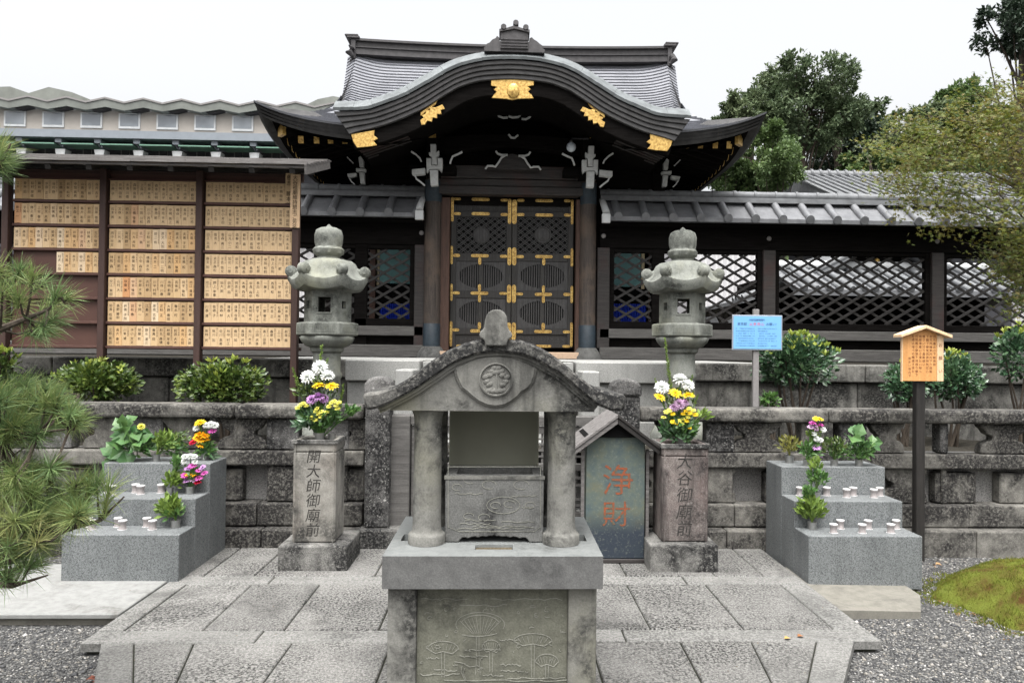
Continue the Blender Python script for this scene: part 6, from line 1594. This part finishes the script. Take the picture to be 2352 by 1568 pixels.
tree('broadleaf_tree', 'green tree low on the slope above the tiled hall roof', 2230, 410, 27, 160, 70, 6500, M.tree2, 41, .19, 2, .2, 22, sub=11)
tree('broadleaf_tree', 'dark green tree filling the skyline dip between the tall broadleaf tree and the hillside', 2015, 315, 34, 95, 65, 6500, M.tree1, 44, .17, 4, .18, 20, sub=11)
tree('evergreen_tree', 'dark overhanging evergreen in the upper corner above the maple', 2350, 55, 15, 105, 95, 7500, M.tree4, 42, .12, 1.4, .22, 30, sub=12)
hl = at(2300, 290, 45)
m = MB(); rows = []
for j in range(9):
    Y = 30+j*5; r = []
    for i in range(25):
        x = 5+i*2.6; h = 1.2+max(0, min(1, (x-9)/16))*min(1, j/3)*(10.5)+.6*sin(x*.7+j); r.append((x, Y, h))
    rows.append(r)
m.grid(rows); structure('hillside', m, M.hill, smooth=True)
# maple in front of the fence
def maple():
    rr = random.Random(51); Y0 = 8.4
    t = thing('maple_tree', 'small leaved maple with yellow green foliage hanging before the long lattice fence', 'tree', (at(2440, 900, Y0).x, Y0, .7))
    b = V((at(2440, 900, Y0).x, Y0, .65)); m = MB(); lv = MB()
    top = at(2400, 330, Y0); m.tube([b, at(2425, 700, Y0), at(2395, 480, Y0-.1), top], [.07, .06, .045, .02], 10)
    star = []
    for k in range(5):
        a = radians(90+72*k if k == 0 else 90+(k if k < 3 else k-5)*52); star.append((cos(a), sin(a)*1.0, 1 if k in (0,) else .85))
    def mleaf(p, d, nrm, L):
        d = d.normalized(); sd = d.cross(nrm)
        if sd.length < .05: return
        sd.normalize(); P = [p-d*L*.1]
        for i, ang in enumerate((-105, -52, 0, 52, 105)):
            a = radians(ang); r = L*(.62 if abs(ang) == 105 else .9 if abs(ang) == 52 else 1.0)
            tip = p+(d*cos(a)+sd*sin(a))*r; P.append(tip)
            if ang < 105: a2 = radians(ang+26); P.append(p+(d*cos(a2)+sd*sin(a2))*L*.3)
        lv.add(P, [(0, 1, 2), (0, 2, 3, 4), (0, 4, 5, 6), (0, 6, 7, 8), (0, 8, 9)])
    poly = [(1960,330),(2050,275),(2140,265),(2220,200),(2320,165),(2420,180),(2420,710),(2330,720),(2290,640),(2240,560),(2140,530),(2060,480),(2010,420)]
    def inside(x, y):
        c = False; n = len(poly)
        for i in range(n):
            (xa, ya), (xb, yb) = poly[i], poly[(i+1) % n]
            if (ya > y) != (yb > y) and x < (xb-xa)*(y-ya)/(yb-ya)+xa: c = not c
        return c
    boughs = []
    for tx, ty, dY in ((1990,345,-.6),(2060,300,.5),(2020,420,-.2),(2110,470,-.7),(2140,270,-.3),(2230,220,.3),(2160,370,.2),(2290,180,-.4),(2230,500,.4),(2200,560,-.5),(2300,400,-.2),(2290,620,-.3),(2330,700,-.5),(2250,440,-.9)):
        s_ = at(2395, min(690, max(340, ty+120)), Y0); e = at(tx, ty, Y0+dY); P = []
        for i in range(9): u = i/8; P.append(s_.lerp(e, u)+V((rr.gauss(0, .015), rr.gauss(0, .02), .16*sin(pi*u)+rr.gauss(0, .012))))
        m.tube(P, [.013*(1-i/8.5)+.0015 for i in range(9)], 6); boughs += P[2:]
    k = 0
    while k < 400:
        x, y = rr.uniform(1955, 2430), rr.uniform(140, 725)
        if not inside(x, y): continue
        if 2050 < x < 2280 and 545 < y < 640 and rr.random() < .8: continue
        if rr.random() > (.9 if (x > 2230 or 280 < y < 520) else .6)*(1 if x > 2110 else .7): continue
        k += 1
        c = at(x, y, Y0+rr.uniform(-1.0, .9)); s_ = min(boughs, key=lambda q: (q-c).length+(.15 if q.x < c.x else 0)); dr = (c-s_)
        if dr.length > .5: s_ = c-dr.normalized()*.4
        m.tube([s_, s_.lerp(c, .5)+V((0, 0, .02)), c], [.003, .0022, .001], 4); dr.normalize()
        for _ in range(rr.randint(26, 42)):
            u = rr.uniform(-.26, .2); p = c+dr*u+V((rr.gauss(0, .07), rr.gauss(0, .09), rr.gauss(0, .035)))
            mleaf(p, dr*.6+rv(rr)+V((0, -.2, -.35)), V((rr.uniform(-.6, .6), rr.uniform(-1.0, .1), .9)), rr.uniform(.028, .048))
    obj('trunk', m, M.bark, t); obj('crown', lv, M.maple, t)
maple()
# pine close on the other side
def pine():
    rr = random.Random(61); Yp = 3.1
    t = thing('pine_tree', 'pine tree with long needle tufts leaning in beside the granite stand', 'tree', (at(-420, 1200, Yp).x, Yp, -.07))
    m = MB(); nd = MB(); nd2 = MB(); tr = at(-420, 800, Yp)
    m.tube([V((tr.x, Yp, -.1)), V((tr.x-.03, Yp, 1.2)), V((tr.x+.02, Yp+.05, 2.7))], [.10, .085, .05], 12)
    br = [[(-420,860,3.1),(-150,850,3.05),(0,757,3.0),(60,732,3.0),(110,712,2.98),(140,682,2.95)], [(-420,1020,3.1),(-160,1010,3.0),(0,1004,3.0),(90,992,2.95),(160,985,2.95)], [(-420,1130,3.1),(-150,1190,3.0),(60,1212,2.95),(150,1216,2.95),(230,1195,2.93),(285,1140,2.9)],
          [(-420,1240,3.1),(-100,1330,2.9),(30,1345,2.9),(110,1320,2.88)], [(-420,420,3.2),(-120,420,3.1),(0,380,3.1),(25,330,3.1)], [(-420,1000,3.1),(-100,940,3.2),(60,900,3.2),(180,905,3.2)], [(-420,700,3.1),(-100,660,3.2),(20,650,3.2),(95,650,3.2)], [(-420,1090,3.1),(-80,1100,3.2),(100,1080,3.2),(215,1075,3.2)]]
    BR = []
    for p in br:
        P = [at(*q) for q in p]; BR.append(P); n = len(P); m.tube(P, [.022*(1-i/(n-1))**1.2+.003 for i in range(n)], 7)
    def tuft(c, d, n, L):
        d = d.normalized(); tgt = nd if rr.random() < .6 else nd2
        for _ in range(n):
            v = (d*rr.uniform(.15, 1.1)+rv(rr)*.8).normalized(); l = L*rr.uniform(.7, 1.15); p = c-d*rr.uniform(0, .06)
            w_ = v.cross(rv(rr)).normalized()*rr.uniform(.0008, .0013); bend = V((0, 0, -.012*rr.random())); mid = p+v*l*.55; e = p+v*l+bend
            tgt.add([p-w_, p+w_, mid+w_, mid-w_, e], [(0, 1, 2, 3), (3, 2, 4)])
    def grow(x, y, Y, d=None):
        c = at(x, y, Y); best = None
        for P in BR:
            for q in P[1:]:
                k = (q-c).length+(.25 if q.x > c.x else 0)
                if best is None or k < best[0]: best = (k, q)
        q = best[1]; mid = q.lerp(c, .5)+V((0, 0, -.02)); m.tube([q, mid, c], [.006, .0045, .003], 5)
        dd = d or ((c-q).normalized()*.7+V((.35, -.15, .5)))
        tuft(c, dd, rr.randint(60, 100), rr.uniform(.085, .125))
    def region(poly, n, Y0, Y1):
        xs = [p[0] for p in poly]; ys = [p[1] for p in poly]; k = 0
        while k < n:
            x, y = rr.uniform(min(xs), max(xs)), rr.uniform(min(ys), max(ys)); c = False
            for i in range(len(poly)):
                (xa, ya), (xb, yb) = poly[i], poly[(i+1) % len(poly)]
                if (ya > y) != (yb > y) and x < (xb-xa)*(y-ya)/(yb-ya)+xa: c = not c
            if c: grow(x, y, rr.uniform(Y0, Y1)); k += 1
    region([(-60, 330), (15, 330), (30, 385), (-60, 410)], 20, 3.0, 3.3)
    for x, y in ((80, 655), (8, 655), (140, 690), (35, 700), (70, 770), (115, 760), (40, 620), (-10, 600), (-20, 720), (110, 720)): [grow(x+rr.uniform(-22, 22), y+rr.uniform(-22, 22), rr.uniform(2.9, 3.25)) for _ in range(2)]
    region([(-60, 880), (90, 880), (170, 930), (190, 965), (100, 1000), (-60, 1020)], 90, 2.8, 3.5)
    region([(-60, 1040), (110, 1050), (200, 1110), (235, 1160), (150, 1200), (90, 1290), (40, 1330), (-60, 1340)], 125, 2.7, 3.4)
    for x, y in ((222, 1105), (250, 1120), (205, 1120), (180, 1145), (245, 1160)): grow(x, y, 2.9, V((.1, 0, 1)))
    obj('trunk', m, M.bark, t); obj('needles', nd, M.pine, t); obj('needles', nd2, M.pine2, t)
pine()
# ------------------------------------------------------------------ moss mound, leaves on the ground
rr = random.Random(71); mc = gz(2440, 1390, -.07); m = MB(); rows = []
RXm, RYm = .80, .62
def mz(u, v):
    r = sqrt(u*u+v*v); return -.09+.30*max(0, 1-r*r)**.8+(.03*sin(u*8+v*3)+.022*sin(v*11-u*5)+.014*sin(u*21+v*17))*max(0, 1-r)**.6
def mr(a): return 1+.08*sin(3*a+1)+.05*sin(7*a)+.03*sin(13*a+2)
for j in range(15):
    r = j/14; rows.append([(mc.x+cos(2*pi*i/48)*r*RXm*mr(2*pi*i/48), mc.y+sin(2*pi*i/48)*r*RYm*mr(2*pi*i/48), mz(cos(2*pi*i/48)*r, sin(2*pi*i/48)*r)) for i in range(49)])
m.grid(rows); mt = thing('moss_mound', 'low mound of yellow green moss on the gravel at the picture edge', 'moss mound', (mc.x, mc.y, -.075))
obj('mound', m, M.moss, mt, smooth=True)
m = MB()
for _ in range(26000):
    a = rr.uniform(0, 2*pi); r = sqrt(rr.random())*1.05; u, v = cos(a)*r, sin(a)*r; q = mr(a)
    if sin(u*6+1)*sin(v*7)+rr.uniform(-.7, .7) < -.35: continue
    p = V((mc.x+u*RXm*q, mc.y+v*RYm*q, mz(u, v)-.002)); d = V((rr.uniform(-.7, .7), rr.uniform(-.7, .7), 1)).normalized(); l = rr.uniform(.008, .028); s_ = d.cross(rv(rr)).normalized()*.002
    m.add([p-s_, p+s_, p+d*l], [(0, 1, 2)])
for _ in range(3500):
    a = rr.uniform(0, 2*pi); r = 1+abs(rr.gauss(0, .07)); q = mr(a)+.06*sin(23*a)
    p = V((mc.x+cos(a)*r*RXm*q, mc.y+sin(a)*r*RYm*q, -.075)); d = V((rr.uniform(-.7, .7), rr.uniform(-.7, .7), 1)).normalized(); l = rr.uniform(.012, .03); s_ = d.cross(rv(rr)).normalized()*.0035
    m.add([p-s_, p+s_, p+d*l], [(0, 1, 2)])
o = obj('moss_blades', m, M.mosstuft, mt); o['kind'] = 'stuff'
m = MB()
for k, (x, y) in enumerate(((1812, 1468), (1850, 1455))):
    pass
for k, (x, y, z) in enumerate(((1800, 1468, 0), (1830, 1463, 0))):
    p = gz(x/1.0, y, z); m = MB(); m.leaf(p+V((0, 0, .006)), V((1, .3, .02)), V((0, 0, 1)), .05, .03, .12); m.leaf(p+V((.02, .01, .006)), V((.2, 1, .03)), V((0, 0, 1)), .035, .02, .1)
    tag(obj('fallen_leaf', m, plain('dry leaf'+str(k), ((.3, .2, .06), (.22, .09, .03))[k], .8)), ('pale yellow', 'reddish brown')[k]+' dry leaf fallen on the paving in front of the footing', 'leaf', 'fallen leaves on the paving')
for k, (px, py, lab) in enumerate(((2145, 1330, 'tan dry leaf curled on the gravel beside the moss mound'), (220, 1600, 'reddish dry leaf on the gravel beside the forward paving'))):
    p = gz(px*1.0, py*.98, -.06); m = MB()
    for j in range(4): m.leaf(p+V((rr.uniform(-.02, .02), rr.uniform(-.02, .02), .012+.004*j)), V((rr.uniform(-1, 1), rr.uniform(-1, 1), .2)), V((0, 0, 1)), .05, .028, .3)
    tag(obj('fallen_leaf', m, plain('dead leaf'+str(k), ((.35, .2, .09), (.16, .05, .03))[k], .8)), lab, 'leaf', 'fallen leaves on the gravel')

m = MB(); rr = random.Random(81)
for _ in range(150):
    px, py = rr.gauss(2230, 75), rr.gauss(1400, 45)
    if py < 1300: continue
    p = gz(px, py, -.068)
    if p.x < 2.92: continue
    L = rr.uniform(.012, .035); m.leaf(p+V((0, 0, rr.uniform(.002, .012))), V((rr.uniform(-1, 1), rr.uniform(-1, 1), rr.uniform(-.1, .3))), V((0, 0, 1)), L, L*rr.uniform(.3, .6), .3)
for _ in range(60):
    p = gz(rr.uniform(250, 1950), rr.uniform(1275, 1560), .003)
    if abs(p.x-AC) < .5 and p.y < 4: continue
    L = rr.uniform(.006, .016); m.leaf(p, V((rr.uniform(-1, 1), rr.uniform(-1, 1), .1)), V((0, 0, 1)), L, L*.4, .3)
o = obj('leaf_litter', m, leafmat('dry litter', [(.05, .03, .015), (.12, .07, .03), (.2, .13, .06)], .8, .1, 0)); tag(o, 'dry brown leaf crumbs scattered on the paving and beside the moss', None, None, 'stuff')
